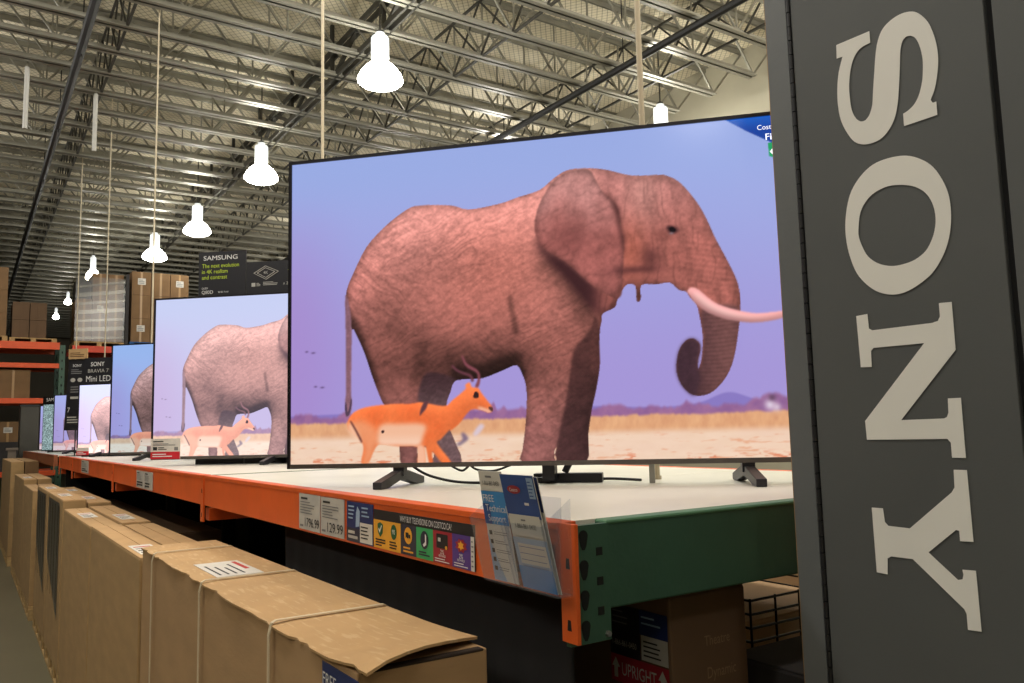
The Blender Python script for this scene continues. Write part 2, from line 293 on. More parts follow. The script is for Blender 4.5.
def paint_picture(NX=640, NY=360):
    """wildlife picture shown by the screens, as an (NY,NX,3) sRGB array, row 0 at the bottom"""
    rng = np.random.default_rng(4)
    SS = 2
    W, H = NX*SS, NY*SS
    yy, xx = np.mgrid[0:H, 0:W]
    U = (xx+.5)/W; V = (yy+.5)/H
    def noise(sx, sy, seed):
        r = np.random.default_rng(seed); gx, gy = max(2, int(sx)), max(2, int(sy))
        g = r.random((gy+2, gx+2)); fx = U*gx; fy = V*gy
        ix = fx.astype(int); iy = fy.astype(int); tx = fx-ix; ty = fy-iy
        tx = tx*tx*(3-2*tx); ty = ty*ty*(3-2*ty)
        return (g[iy, ix]*(1-tx)+g[iy, ix+1]*tx)*(1-ty)+(g[iy+1, ix]*(1-tx)+g[iy+1, ix+1]*tx)*ty
    def nc(p, q, seed):
        g = np.random.default_rng(seed).random((256, 256)); ip = np.floor(p).astype(int); iq = np.floor(q).astype(int)
        tp = p-ip; tq = q-iq; tp = tp*tp*(3-2*tp); tq = tq*tq*(3-2*tq); a = ip & 255; b_ = iq & 255; a1 = (a+1) & 255; b1 = (b_+1) & 255
        return (g[b_, a]*(1-tp)+g[b_, a1]*tp)*(1-tq)+(g[b1, a]*(1-tp)+g[b1, a1]*tp)*tq
    def fbm(s, seed, asp=1.):
        return .5*noise(s, s*.56*asp, seed)+.3*noise(s*2.1, s*1.2*asp, seed+1)+.2*noise(s*4.3, s*2.4*asp, seed+2)
    def smooth(p, n=3):
        P = np.array(p, float).reshape(-1, 2)/10000; m = len(P); out = []
        for i in range(m):
            a, b, c, d = P[i-1], P[i], P[(i+1) % m], P[(i+2) % m]
            for k in range(n):
                t = k/n; s = .5
                q = b+t*(s*(c-a))+t*t*(s*(2*a-5*b+4*c-d))+t**3*(s*(-a+3*b-3*c+d))
                lo = np.minimum(b, c)-.004; hi = np.maximum(b, c)+.004
                out.append(np.clip(q, lo, hi))
        return np.array(out)
    def mask(key, n=3):
        P = smooth(PIC[key], n) if n > 1 else np.array(PIC[key], float).reshape(-1, 2)/10000
        m = np.zeros((H, W), bool)
        x0, y0 = np.floor(P.min(0)*[W, H]).astype(int)-1; x1, y1 = np.ceil(P.max(0)*[W, H]).astype(int)+1
        x0 = max(0, x0); y0 = max(0, y0); x1 = min(W, x1); y1 = min(H, y1)
        if x1 <= x0 or y1 <= y0: return m.astype(float)
        u = U[y0:y1, x0:x1]; v = V[y0:y1, x0:x1]; s = np.zeros(u.shape, bool)
        for (ax, ay), (bx, by) in zip(P, np.roll(P, -1, 0)):
            if ay == by: continue
            c = ((ay > v) != (by > v)) & (u < (bx-ax)*(v-ay)/(by-ay)+ax); s ^= c
        m[y0:y1, x0:x1] = s
        return m.astype(float)
    def blur(a, r):
        r = max(1, int(r*SS))
        for _ in range(3):
            for ax in (0, 1):
                p = np.pad(a, [(r+1, r) if k == ax else (0, 0) for k in (0, 1)], mode='edge')
                c = np.cumsum(p, ax); n = a.shape[ax]
                a = (np.take(c, range(2*r+1, 2*r+1+n), ax)-np.take(c, range(0, n), ax))/(2*r+1)
        return a
    C = lambda *c: np.array(c, float)
    st = lambda a, b, x: np.clip((x-a)/(b-a), 0, 1)**2*(3-2*np.clip((x-a)/(b-a), 0, 1))
    img = np.zeros((H, W, 3))
    def put(m, col):
        nonlocal img
        img = img*(1-m[..., None])+np.broadcast_to(col, img.shape)*m[..., None]
    def mix(a, b, t): return a*(1-t[..., None])+b*t[..., None]

    # sky
    sky = mix(C(165, 150, 215), C(158, 172, 228), st(.25, 1., V+.10*U))
    sky = mix(sky, C(168, 132, 200), .55*st(.16, .0, U)*st(1, .45, V))
    sky = mix(sky, C(148, 170, 226), .5*st(.75, 1, V))
    img[:] = sky
    # far hills and bushes
    hill = .150+.030*np.exp(-((U-.785)/.035)**2)+.012*noise(9, 2, 7)
    put(st(hill+.004, hill-.004, V)*.75, C(128, 112, 186))
    bush = .150+.035*(fbm(46, 11, .1)-.35)+.03*np.exp(-((U-.86)/.03)**2)+.035*np.exp(-((U-.385)/.02)**2)*noise(160, 3, 2)
    bc = mix(C(132, 88, 140), C(172, 116, 150), fbm(60, 21))
    put(st(bush+.010, bush-.006, V)*.9, bc)
    gl = .128+.012*(fbm(70, 31, .1)-.4)
    gr = mix(C(212, 150, 112), C(236, 182, 136), fbm(90, 41, .5))
    put(st(gl+.008, gl-.004, V), gr)
    sand = mix(C(246, 218, 192), C(236, 202, 172), fbm(28, 51, 4))
    sand = mix(sand, C(236, 200, 184), .5*fbm(12, 57, 4))
    put(st(.098, .070, V), sand)
    put(st(.6, .8, fbm(40, 61, 6))*st(.09, .06, V)*.6, C(226, 150, 112))
    put(st(.62, .72, fbm(50, 67, 5))*st(.03, .005, V)*.8, C(222, 120, 84))
    # elephant
    body = mask('body'); bb = blur(body, 9); bs = blur(body, 22)
    gy, gx = np.gradient(bs); gs = 1./(np.abs(gy).max()+1e-9)
    light = np.clip(.5-gy*gs*.75+gx*gs*.15, 0, 1.2)
    warp = fbm(10, 71)*.10
    t1 = V+.55*U+warp+.05*fbm(26, 77); t2 = V-.35*U+warp+.06*fbm(22, 79)
    wr = np.sin(t1*330+6*noise(40, 24, 81))*.5+np.sin(t2*420+7*noise(30, 20, 83))*.5
    ang = -.75+1.5*fbm(3.2, 73)+.4*(U-.3)
    X_ = U*1.78+.05*fbm(14, 74); Y_ = V+.05*fbm(14, 76)
    pa = X_*np.cos(-.62)+Y_*np.sin(-.62); qa = -X_*np.sin(-.62)+Y_*np.cos(-.62)
    pb = X_*np.cos(.45)+Y_*np.sin(.45); qb = -X_*np.sin(.45)+Y_*np.cos(.45)
    rdg = lambda n_: 1-np.abs(2*n_-1)
    w1 = rdg(nc(pa*16, qa*78, 5))**2; w2 = rdg(nc(pb*14, qb*84, 6))**2; sel = st(.4, .6, fbm(5, 78))
    wrk = (w1*(1-sel)+w2*sel)*.7+.3*rdg(nc(pa*40, qa*150, 9))**2
    fine = fbm(200, 91)-.5
    base = mix(C(178, 116, 108), C(214, 156, 150), st(.30, .95, V+.10*(fbm(8, 101)-.5)))
    base = mix(base, C(140, 98, 98), st(.36, .02, V)*.75)
    red = np.exp(-(((U-.40)/.13)**2+((V-.60)/.16)**2))
    base = mix(base, C(206, 126, 110), .45*red)
    base = mix(base, C(190, 126, 124), .35*st(.18, .10, U))
    shade = .66+.36*st(.05, .75, light)+.10*st(.6, 1, light)
    ell = base*shade[..., None]*(1.04-.24*wrk*(.4+.9*noise(9, 6, 87))+.18*(fbm(110, 88, 2.2)-.5)+.26*fine)[..., None]
    ell = ell*(1-.30*(1-st(.35, .85, bb)))[..., None]
    und = np.roll(blur(body, 3), int(.045*H), 0); und[:int(.05*H)] = 1
    ell *= (1-.50*(1-und)*st(.22, .27, V)*st(.56, .50, U))[..., None]
    ell = ell*C(1.08, 1.0, .97)
    # belly shadow
    bel = np.exp(-(((U-.30)/.16)**2+((V-.30+.12*(U-.3))/.055)**2))
    ell *= (1-.30*bel)[..., None]
    # thigh crease and shoulder crease
    def seg(a, b, w, k):
        nonlocal ell
        a = np.array(a); b = np.array(b); d = b-a; L2 = d@(d*[1, .316]) if False else d@d
        t = np.clip(((U-a[0])*d[0]+(V-a[1])*d[1])/L2, 0, 1)
        r = np.hypot((U-a[0]-t*d[0])*1.78, V-a[1]-t*d[1])
        ell = ell*(1-k*np.exp(-(r/w)**2))[..., None]
    seg((.4311, .3953), (.4210, .50), .011, .34)
    seg((.20, .42), (.30, .36), .05, .16); seg((.225, .40), (.19, .50), .06, .10)
    seg((.50, .60), (.56, .47), .05, .35); seg((.25, .27), (.255, .36), .03, .22)
    put(body, ell)
    dl = mask('darkleg'); put(blur(dl, 1)*body, ell*.52+C(14, 8, 12)*.6)
    th = mask('thigh'); thc = mix(C(62, 40, 44), C(112, 86, 88), st(.30, .10, V))*(1+.3*fine+.05*wr)[..., None]
    put(blur(th, 1)*body, thc)
    put(np.clip(blur(mask('earshadow'), 4)*1.25, 0, 1)*body*.92, C(60, 32, 36))
    jaw = mask('jaw'); put(blur(jaw, 3)*body*.7, C(60, 34, 38))
    # head tint
    hd = st(.555, .60, U)*body*(V > .25)
    hc = mix(C(176, 102, 92), C(194, 128, 122), st(.6, .9, V+.06*(fbm(14, 111)-.5)))
    hw = np.sin((V+.9*U)*420+6*noise(40, 24, 115))
    hx = mix(hc, C(196, 142, 132), .6*np.exp(-(((U-.66)/.03)**2+((V-.80)/.09)**2)))
    hx = hx*(1.03-.20*rdg(nc(X_*60, Y_*18, 16))**2+.14*(fbm(90, 6, .5)-.5)+.26*fine)[..., None]*(.62+.38*st(.25, .85, blur(body, 12)))[..., None]
    hx = mix(hx, C(196, 96, 66), .35*np.exp(-(((U-.635)/.03)**2+((V-.62)/.09)**2)))
    put(blur(hd, 3)*body*.85, hx)
    tr = mask('trunk'); rings = np.sin(V*520+np.sin(U*60)*1.5)
    trc = mix(C(62, 40, 46), C(116, 76, 74), st(.70, .79, U))*(1+.05*rings+.10*(fbm(60, 8, 3)-.5)+.2*fine)[..., None]
    trc = mix(trc, C(70, 44, 52), .5*st(.79, .82, U))
    put(blur(tr, 1.5)*body*st(.50, .44, V), trc)
    rg2 = np.sin((V*.9+U*.35)*430)
    fr = st(.70, .74, U)*body*st(.42, .5, V)*st(.75, .6, V); img = img*(1+.035*rg2*fr)[..., None]
    put(blur(mask('curl'), 1.5)*.8, C(66, 44, 54)*(1+.3*fine)[..., None])
    # ear
    ear = mask('ear'); eb = blur(ear, 8)
    er = np.hypot((U-.585)*1.78, V-.80); ea = np.arctan2(V-.80, (U-.585)*1.78)
    ec = mix(C(168, 98, 92), C(204, 144, 138), st(.62, .92, V+.14*(fbm(12, 121)-.5)))
    ec = ec*(1.03-.14*rdg(nc(pb*22, qb*40, 15))**2+.16*(fbm(60, 5, .35)-.5)+.24*fine)[..., None]
    ec = mix(ec, C(120, 66, 64), .45*np.exp(-(((U-.535)/.035)**2+((V-.68)/.05)**2)))
    ec = ec*(.62+.38*st(.25, .85, eb))[..., None]
    put(blur(ear, .7), ec)
    put(blur(mask('earfold'), 2)*.75, C(74, 40, 40))
    def gl2(u, v, su, sv, col, k): put(k*np.exp(-(((U-u)/su)**2+((V-v)/sv)**2)), C(*col))
    gl2(.668, .600, .016, .035, (70, 38, 40), .6); gl2(.640, .565, .04, .012, (64, 34, 38), .6); gl2(.69, .665, .02, .018, (120, 66, 60), .4)
    put(blur(mask('eye'), 1)*.9, C(56, 32, 36)); put(mask('eyep'), C(22, 14, 20))
    gl2(.7045, .668, .0035, .004, (150, 140, 150), .6)
    tk = mask('tusk'); kb = blur(tk, 4); gk = np.gradient(blur(tk, 5))[0]; gk = gk/np.abs(gk).max()
    put(blur(tk, .6), mix(C(226, 160, 158), C(240, 190, 184), st(.6, 1, kb))*(1-.22*np.clip(gk, -.6, 1))[..., None])
    tl = mask('tail'); put(blur(tl, .6), C(136, 96, 108)*(1+.3*fine)[..., None]); put(mask('tuft')*.8, C(74, 56, 78))
    # egrets
    for k in ('egret1',): put(blur(mask(k), 1)*.9, C(216, 200, 216))
    put(blur(mask('egret2'), 1)*.9, C(120, 100, 124))
    for (u, v, s) in ((.0452, .3603, .004), (.0634, .2467, .004), (.05, .25, .003), (.032, .365, .003)):
        gl2(u, v, s, .003, (90, 70, 110), .8)
    gl2(.848, .15, .008, .015, (236, 226, 240), .8); gl2(.858, .142, .007, .012, (226, 206, 220), .8); gl2(.852, .17, .006, .01, (90, 66, 90), .8)
    # antelope
    an = mask('ant'); ab = blur(an, 4); ga = np.gradient(blur(an, 5))[0]; ga = ga/np.abs(ga).max()
    ac = mix(C(232, 104, 54), C(244, 128, 72), fbm(30, 131))*(1+.12*np.clip(-ga, -.4, 1)*1+.10*fine)[..., None]
    put(blur(an, .5), ac)
    put(blur(mask('hind'), 3)*an*.7, C(240, 164, 122))
    put(blur(mask('flank'), 2)*an*.95, mix(C(242, 190, 158), C(250, 214, 190), st(.10, .05, V)))
    put(blur(mask('antlegs'), 1)*an*.9, C(246, 190, 160))
    put(blur(mask('rump'), 2)*.8, C(250, 206, 176))
    put(blur(mask('stripe'), .5)*.9, C(84, 44, 44)); put(mask('spot'), C(50, 30, 34))
    put(blur(mask('muz'), 1)*an*.8, C(250, 206, 184)); put(mask('nose')*.8, C(60, 40, 44)); put(mask('face')*.95, C(44, 28, 32))
    put(blur(mask('bird'), .6), C(98, 60, 66)); put(blur(mask('horn1'), .6), C(134, 72, 82)); put(blur(mask('horn2'), .6)*.9, C(112, 62, 74))
    for t in range(6): gl2(.352+.0008*t, .2+.004*t, .001, .002, (90, 40, 50), .0)
    put(mask('blueflag', 1), mix(C(20, 66, 158), C(24, 92, 190), st(.95, 1, V))); put(mask('green', 1), C(34, 160, 100))
    img = np.clip(img, 0, 255).reshape(NY, SS, NX, SS, 3).mean((1, 3))
    return img/255.
# ------------------------------------------------------------------ camera: eye at (0,0,1.6); +Y runs along the display table, +X across it
cam = bpy.data.cameras.new('camera'); camo = bpy.data.objects.new('camera', cam); COL.objects.link(camo)
yaw, pitch, roll = 0.590890541, 0.108142232, -0.0239674585
fw = Vector((math.sin(yaw)*math.cos(pitch), math.cos(yaw)*math.cos(pitch), math.sin(pitch)))
rt = fw.cross(Vector((0, 0, 1))).normalized(); up = rt.cross(fw)
r2 = rt*math.cos(roll)+up*math.sin(roll); u2 = -rt*math.sin(roll)+up*math.cos(roll)
camo.matrix_world = Matrix(((r2.x, u2.x, -fw.x, 0), (r2.y, u2.y, -fw.y, 0), (r2.z, u2.z, -fw.z, 1.6), (0, 0, 0, 1)))
cam.sensor_width = 36; cam.lens = 815.1*36/1024; cam.clip_start = .05; cam.clip_end = 200
bpy.context.scene.camera = camo
sc = bpy.context.scene
sc.view_settings.view_transform = 'Standard'; sc.view_settings.look = 'None'; sc.view_settings.exposure = 0
w = bpy.data.worlds.new('world'); sc.world = w; w.use_nodes = True
w.node_tree.nodes['Background'].inputs[0].default_value = (.9, .92, 1, 1); w.node_tree.nodes['Background'].inputs[1].default_value = .05

# ------------------------------------------------------------------ shell of the warehouse
XL, XR, YB, YF, ZC = -14., 10., -9., 46., 7.5
def floor_mat():
    m = mat('polished concrete', (112, 108, 86), .35, 0, .12, .8, .02, 20); return m
def deck_mat():
    m = mat('netted roof insulation', (226, 216, 190), .8, 0, .08, 1.2)
    nt = m.node_tree; b = nt.nodes['Principled BSDF']; src = b.inputs['Base Color'].links[0].from_socket
    tc = nt.nodes.new('ShaderNodeTexCoord'); prev = src
    for a in (R(38), R(-38)):
        mp = nt.nodes.new('ShaderNodeMapping'); mp.inputs['Rotation'].default_value = (0, 0, a); nt.links.new(tc.outputs['Object'], mp.inputs[0])
        wv = nt.nodes.new('ShaderNodeTexWave'); wv.inputs['Scale'].default_value = 4.2; nt.links.new(mp.outputs[0], wv.inputs[0])
        rp = nt.nodes.new('ShaderNodeValToRGB'); rp.color_ramp.elements[0].position = .0; rp.color_ramp.elements[0].color = (.5, .49, .45, 1)
        rp.color_ramp.elements[1].position = .10; rp.color_ramp.elements[1].color = (1, 1, 1, 1); nt.links.new(wv.outputs['Fac'], rp.inputs[0])
        mx = nt.nodes.new('ShaderNodeMix'); mx.data_type = 'RGBA'; mx.blend_type = 'MULTIPLY'; mx.inputs[0].default_value = 1
        nt.links.new(prev, mx.inputs[6]); nt.links.new(rp.outputs[0], mx.inputs[7]); prev = mx.outputs[2]
    nt.links.new(prev, b.inputs['Base Color']); return m
M['floor'] = floor_mat(); M['deck'] = deck_mat()
M['wall'] = mat('cream painted wall', (168, 162, 142), .8, 0, .04, 1.5)
M['wall_far'] = mat('grey brown far wall', (120, 112, 96), .85, 0, .08, 1)
b = MB(); b.box(XL, YB, -.2, XR, YF, 0, 'floor'); struct(b.build('floor'))
b = MB(); b.box(XL, YB, ZC, XR, YF, ZC+.2, 'deck'); struct(b.build('ceiling'))
b = MB(); b.box(XR, YB, 0, XR+.2, YF, ZC, 'wall'); struct(b.build('wall_right'))
b = MB(); b.box(XL-.2, YB, 0, XL, YF, ZC, 'wall_far'); struct(b.build('wall_left'))
b = MB(); b.box(XL, YF, 0, XR, YF+.2, ZC, 'wall_far'); struct(b.build('wall_back'))
b = MB(); b.box(XL, YB-.2, 0, XR, YB, ZC, 'wall_far'); struct(b.build('wall_front'))
b = MB(); b.tube([(9.9, YB, 6.05), (9.9, YF, 6.05)], .05, 'girder'); b.build('trim_1')['kind'] = 'structure'

# open web roof joists, one object each, sharing one mesh
j = MB(); x0, x1 = -9., 9.3; zb, zt = 6.6, 7.42
for s_ in (-1, 1):
    j.box(x0, s_*.012, zb, x1, s_*.075, zb+.012, 'joist'); j.box(x0, s_*.012, zb, x1, s_*.020, zb+.075, 'joist')
    j.box(x0, s_*.012, zt+.065, XR, s_*.075, zt+.077, 'joist'); j.box(x0, s_*.012, zt, XR, s_*.020, zt+.07, 'joist')
n = 15; dx = (x1-x0)/n
for i in range(n):
    a = x0+i*dx; c = a+dx/2
    j.bar((a, 0, zb+.04), (c, 0, zt+.03), .026, .026, 'joist'); j.bar((c, 0, zt+.03), (a+dx, 0, zb+.04), .026, .026, 'joist')
    j.bar((a, 0, zb+.04), (a, 0, zt+.03), .02, .02, 'joist')
j.bar((x1, 0, zb+.04), (XR, 0, zt+.03), .026, .026, 'joist')
jo = j.build('roof_joist'); struct(jo); jo.location = (0, 5.9, 0)
for k in range(1, 52):
    o = jo.copy(); COL.objects.link(o); o.location = (0, 5.9+.762*k, 0)
# bridging rows between the joists
for bx in (-2.0, 1.45, 5.6, 8.2):
    q = MB(); q.bar((bx, 5, zb+.02), (bx, 45, zb+.02), .03, .03, 'girder'); q.bar((bx, 5, zt), (bx, 45, zt), .03, .03, 'girder')
    for k in range(0, 51):
        y = 5.9+.762*k
        q.bar((bx, y, zb+.03), (bx, y+.762, zt), .022, .022, 'girder'); q.bar((bx, y, zt), (bx, y+.762, zb+.03), .022, .022, 'girder')
    struct(q.build('joist_bridging'))
# heavy girders carrying the joists
for gx in (-5.6, 4.2):
    q = MB()
    for s_ in (-1, 1):
        q.box(gx+s_*.05-.015, 5.5, 6.60, gx+s_*.05+.015, 45, 6.68, 'girder'); q.box(gx+s_*.05-.015, 5.5, 7.0, gx+s_*.05+.015, 45, 7.08, 'girder')
    for k in range(0, 22):
        y = 5.5+1.75*k
        q.bar((gx, y, 6.64), (gx, y+.87, 7.04), .05, .05, 'girder'); q.bar((gx, y+.87, 7.04), (gx, y+1.75, 6.64), .05, .05, 'girder'); q.bar((gx, y, 6.64), (gx, y, 7.5), .05, .05, 'girder')
    struct(q.build('roof_girder'))
q = MB(); q.tube([(1.03, 4, 6.52), (1.03, 45, 6.52)], .055, 'pipe_black')
for k in range(14):
    q.tube([(1.03, 5.2+3*k, 6.52), (1.03, 5.2+3*k, 6.44)], .018, 'pipe_black'); q.tube([(1.03, 5.0+3*k, 6.52), (1.03, 5.0+3*k, 7.4999)], .008, 'pipe_black')
tag(q.build('sprinkler_pipe'), 'long black sprinkler pipe running under the roof joists at upper left', 'pipe')
q = MB(); q.tube([(7.32, 4, 6.52), (7.32, 45, 6.52)], .05, 'pipe_black')
for k in range(14): q.tube([(7.32, 5.0+3*k, 6.52), (7.32, 5.0+3*k, 7.4999)], .008, 'pipe_black')
tag(q.build('sprinkler_pipe'), 'dark sprinkler pipe under the joists above the largest screen and near the cream wall', 'pipe')
# white drop pipes
for (x, y, lab) in ((.50, 12.2, 'white vertical drop pipe hanging near the black sprinkler pipe, the higher of two'), (1.38, 12.7, 'white vertical drop pipe under the joists, right of the black sprinkler pipe')):
    q = MB(); q.tube([(0, 0, -.85), (0, 0, 0)], .03, 'white_pipe'); q.tube([(0, 0, 0), (0, 0, .935)], .008, 'joist')
    tag(q.build('drop_pipe', loc=(x, y, 6.57)), lab, 'pipe')

# high bay lamps
lamps = [(4.06, 8.81, 'blazing nearest high bay lamp above the left part of the largest elephant screen'),
         (3.96, 13.33, 'second high bay lamp of the receding row, left of the largest screen top corner'),
         (3.89, 17.57, 'third high bay lamp of the receding row, above the green and white lettered sign'),
         (3.60, 20.6, 'fourth high bay lamp of the receding row, beside a beige pole above the second screen'),
         (8.66, 8.68, 'high bay lamp half hidden behind the largest screen top edge near the cream wall'),
         (2.67, 23.95, 'small distant high bay lamp above the wrapped cartons on the far rack'),
         (2.55, 29.0, 'tiny far high bay lamp above the gap between rack stacks'),
         (2.52, 32.7, 'most distant high bay lamp, lowest dot in the gap between rack stacks')]
M['lamp_bowl'].node_tree.nodes['Principled BSDF'].inputs['Emission Strength'].default_value = LAMP = 36.
hb = MB(); hb.lathe([(.001, .50), (.06, .50), (.06, .46), (.098, .45), (.10, .16), (.08, .13), (.001, .13)], 'lamp_body_lit', 28)
for k in range(14):
    a = 2*math.pi*k/14; hb.bar((.103*math.cos(a), .103*math.sin(a), .17), (.103*math.cos(a), .103*math.sin(a), .44), .008, .012, 'lamp_body_lit')
bw = MB(); bw.lathe([(.085, .13), (.12, .11), (.19, .05), (.25, -.03), (.275, -.09), (.275, -.12), (.24, -.15), (.15, -.185), (.06, -.20), (.001, -.203)], 'lamp_bowl', 32)
rd = MB(); rd.tube([(0, 0, .5), (0, 0, 1.47)], .012, 'girder'); rd.box(-.03, -.03, .48, .03, .03, .54, 'girder')
proto = None
for (x, y, lab) in lamps:
    t = thing('high_bay_lamp', lab, 'lamp', (x, y, 6.0), 0, 'high bay lamps under the roof')
    if proto is None:
        proto = (hb.build('housing', t), bw.build('glass_bowl', t, smooth=True), rd.build('hanger_rod', t))
    else:
        for o in proto:
            c = o.copy(); COL.objects.link(c); c.parent = t
    if y > 23: t.scale = (.65, .65, 1.) if y < 25 else (.4, .4, .6)
# lamps of the same rows that hang over the aisles outside the view
def bay(x, y, p, z=6.0):
    l = bpy.data.lights.new('bay_light', 'POINT'); l.shadow_soft_size = .27; l.energy = p; l.color = (1, .97, .92)
    o = bpy.data.objects.new('bay_light', l); COL.objects.link(o); o.location = (x, y, z)
for (x, p) in ((-4.4, 190), (-.3, 215), (4.0, 330), (8.1, 180)):
    for y in (-4.4, 0., 4.4): bay(x, y, p*(.4 if y < -1 else .75 if y < 1 else 1))
for y in (8.8, 13.2, 17.6): bay(-1.2, y, 110)
for y in (12.6, 17., 21.4): bay(8.2, y, 130)
# ------------------------------------------------------------------ display table made of low pallet racking
XF, XB, ZT = .862, 2.40, 1.438
def beam_bracket(root, y, m_, stub=True):
    q = MB(); q.box(XF-.004, y-.021, 1.242, XF+.004, y+.021, ZT+.001, m_)
    for k in range(4):
        z = 1.262+.0508*k
        q.prism([(y-.006, z), (y+.006, z), (y+.004, z+.018), (y-.004, z+.018)], 'x', XF-.0045, XF-.003, 'hole' if k % 2 == 0 else m_)
    return q.build('beam_connector', root, bevel=.003)
def table(name, label, ys, m_, boards_dim=1., y_start_frame=True):
    root = thing(name, label, 'display table', (0, ys[0], 0))
    o = -ys[0]
    for i in range(len(ys)-1):
        a, c = ys[i]+o, ys[i+1]+o
        q = MB(); q.box(XF, a+.03, 1.312, XF+.04, c-.03, ZT, m_); q.box(XF-.003, a+.03, 1.425, XF+.0, c-.03, ZT, m_)
        q.build('front_beam', root, bevel=.004)
        q = MB(); q.box(XB-.04, a+.03, 1.312, XB, c-.03, ZT, m_); q.build('rear_beam', root, bevel=.004)
        n = 3
        for k in range(n):
            y0 = a+.045+(c-a-.09)*k/n; y1 = a+.045+(c-a-.09)*(k+1)/n-.004
            q = MB(); q.box(XF+.042, y0, ZT-.022, XB-.042, y1, ZT-.001, 'board'); q.build('shelf_board', root, bevel=.001)
    for i, y in enumerate(ys):
        y += o
        if i: 
            q = MB(); q.box(XF+.045, y-.036, 1.30, XB-.045, y+.036, ZT-.003, 'green'); q.build('cross_frame', root, bevel=.003)
            q = MB(); q.box(XF+.02, y-.03, 1.245, XF+.30, y+.03, 1.298, m_); q.build('bracket_arm', root, bevel=.003)
        beam_bracket(root, y, m_)
    # inner legs, far under the boards
    for i, y in enumerate(ys):
        for x in (1.75, 2.3):
            q = MB(); yy = y+o+(.5 if i == 0 else 0); q.box(x-.04, yy-.04, 0, x+.04, yy+.04, 1.31, 'girder'); q.build('leg', root)
    return root
tbl = table('display_table', 'long rack display table with orange front beam and white shelf boards carrying the screens', [1.126, 3.70, 6.27, 8.84, 10.1], 'orange')
# green end frame facing the camera
y = 1.135-1.126
q = MB(); q.box(.957, y+.006, 1.282, XB, y+.05, 1.434, 'green'); q.box(.957, y+.004, 1.428, XB, y+.06, 1.4365, 'green_edge')
ef = q.build('end_frame', tbl, bevel=.004)
q = MB(); q.box(.867, y, 1.232, .957, y+.012, 1.432, 'green')
for k in range(4):
    z = 1.414-.0508*k
    q.prism([(.900+.010*math.cos(t), z+.010*math.sin(t)) for t in [math.pi*i/8 for i in range(9)]]+[(.8935, z-.017), (.8975, z-.024), (.9025, z-.024), (.9065, z-.017)], 'y', y-.0008, y+.001, 'hole')
for k in range(3): q.box(.928, y-.0008, 1.378-.0508*k, .942, y+.001, 1.392-.0508*k, 'hole')
pp = q.build('end_post', ef)
q = MB(); q.lathe([(.0005, .006), (.005, .006), (.006, .0), (.0005, 0)], 'steel', 6)
bo = q.build('bolt', pp, loc=(.948, y, 1.243)); bo.rotation_euler = (R(90), 0, 0)
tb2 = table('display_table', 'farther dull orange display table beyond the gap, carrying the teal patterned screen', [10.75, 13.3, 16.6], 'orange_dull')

# black cloth skirt hung behind the front beam
q = MB(); n = 90; ys = [1.21+(2.80-1.21)*i/n for i in range(n+1)]
vs = []; fs = []
for i, yy in enumerate(ys):
    wv = .006*math.sin(yy*23)+.004*math.sin(yy*61)
    for z in (0.0, .5, 1.0, 1.295): vs.append((.925+wv*(1.3-z)/1.3*1.6+.0, yy, z))
for i in range(n):
    for k in range(3): a = i*4+k; fs.append((a, a+1, a+5, a+4))
q.add(vs, fs, 'skirt'); so = q.build('skirt_or_light_block', smooth=True)
sm = so.modifiers.new('thick', 'SOLIDIFY'); sm.thickness = .006
tag(so, 'black cloth skirt hanging under the near end of the display table', 'skirt')
q = MB(); q.box(2.31, 2.9, 0, 2.318, 10.05, 1.311, 'skirt'); tag(q.build('skirt_or_light_block'), 'added dark sheet blocking light through the far side under the display table', 'skirt')  # added sheet, keeps the lit far aisle from showing under the table
q = MB(); q.box(.92, 10.02, 0, 2.305, 10.028, 1.299, 'skirt'); tag(q.build('skirt_or_light_block'), 'added dark sheet blocking light through the far end under the display table', 'skirt')  # added end sheet, shuts out the lit hall beyond the table

# ------------------------------------------------------------------ screens
pic = None
def picture_mesh():
    global pic
    if pic: return pic
    NX, NY = 640, 360
    im = paint_picture(NX, NY)
    g = np.where(im <= .04045, im/12.92, ((im+.055)/1.055)**2.4).astype(np.float32)
    gx, gz = np.meshgrid(np.linspace(0, 1, NX), np.linspace(0, 1, NY))
    co = np.zeros((NX*NY, 3), np.float32); co[:, 0] = gx.ravel(); co[:, 2] = gz.ravel()
    i, k = np.meshgrid(np.arange(NX-1), np.arange(NY-1)); a = (k*NX+i).ravel()
    f = np.stack([a, a+1, a+NX+1, a+NX], 1).astype(np.int32)
    me = bpy.data.meshes.new('screen'); me.vertices.add(NX*NY); me.vertices.foreach_set('co', co.ravel())
    me.loops.add(f.size); me.loops.foreach_set('vertex_index', f.ravel())
    me.polygons.add(len(f)); me.polygons.foreach_set('loop_start', np.arange(0, f.size, 4, dtype=np.int32))
    me.update(calc_edges=True)
    at = me.color_attributes.new('picture', 'FLOAT_COLOR', 'POINT')
    at.data.foreach_set('color', np.concatenate([g.reshape(-1, 3), np.ones((NX*NY, 1), np.float32)], 1).ravel())
    me.materials.append(M['scr_main']); pic = me
    return me
M['scr_main'] = screen_mat('screen picture vivid')
M['scr_two'] = screen_mat('screen picture pale', (1.14, 1.10, 1.06), .80, .80, (.03, .03, .05))
M['scr_three'] = screen_mat('screen picture blue', (.76, .97, 1.08), .95, .85)
M['scr_four'] = screen_mat('screen picture pink', (1.42, 1.32, 1.34), .75, .75, (.08, .08, .10))
M['scr_five'] = screen_mat('screen picture soft', (.75, .75, .95), 1., .7, (.04, .04, .06))

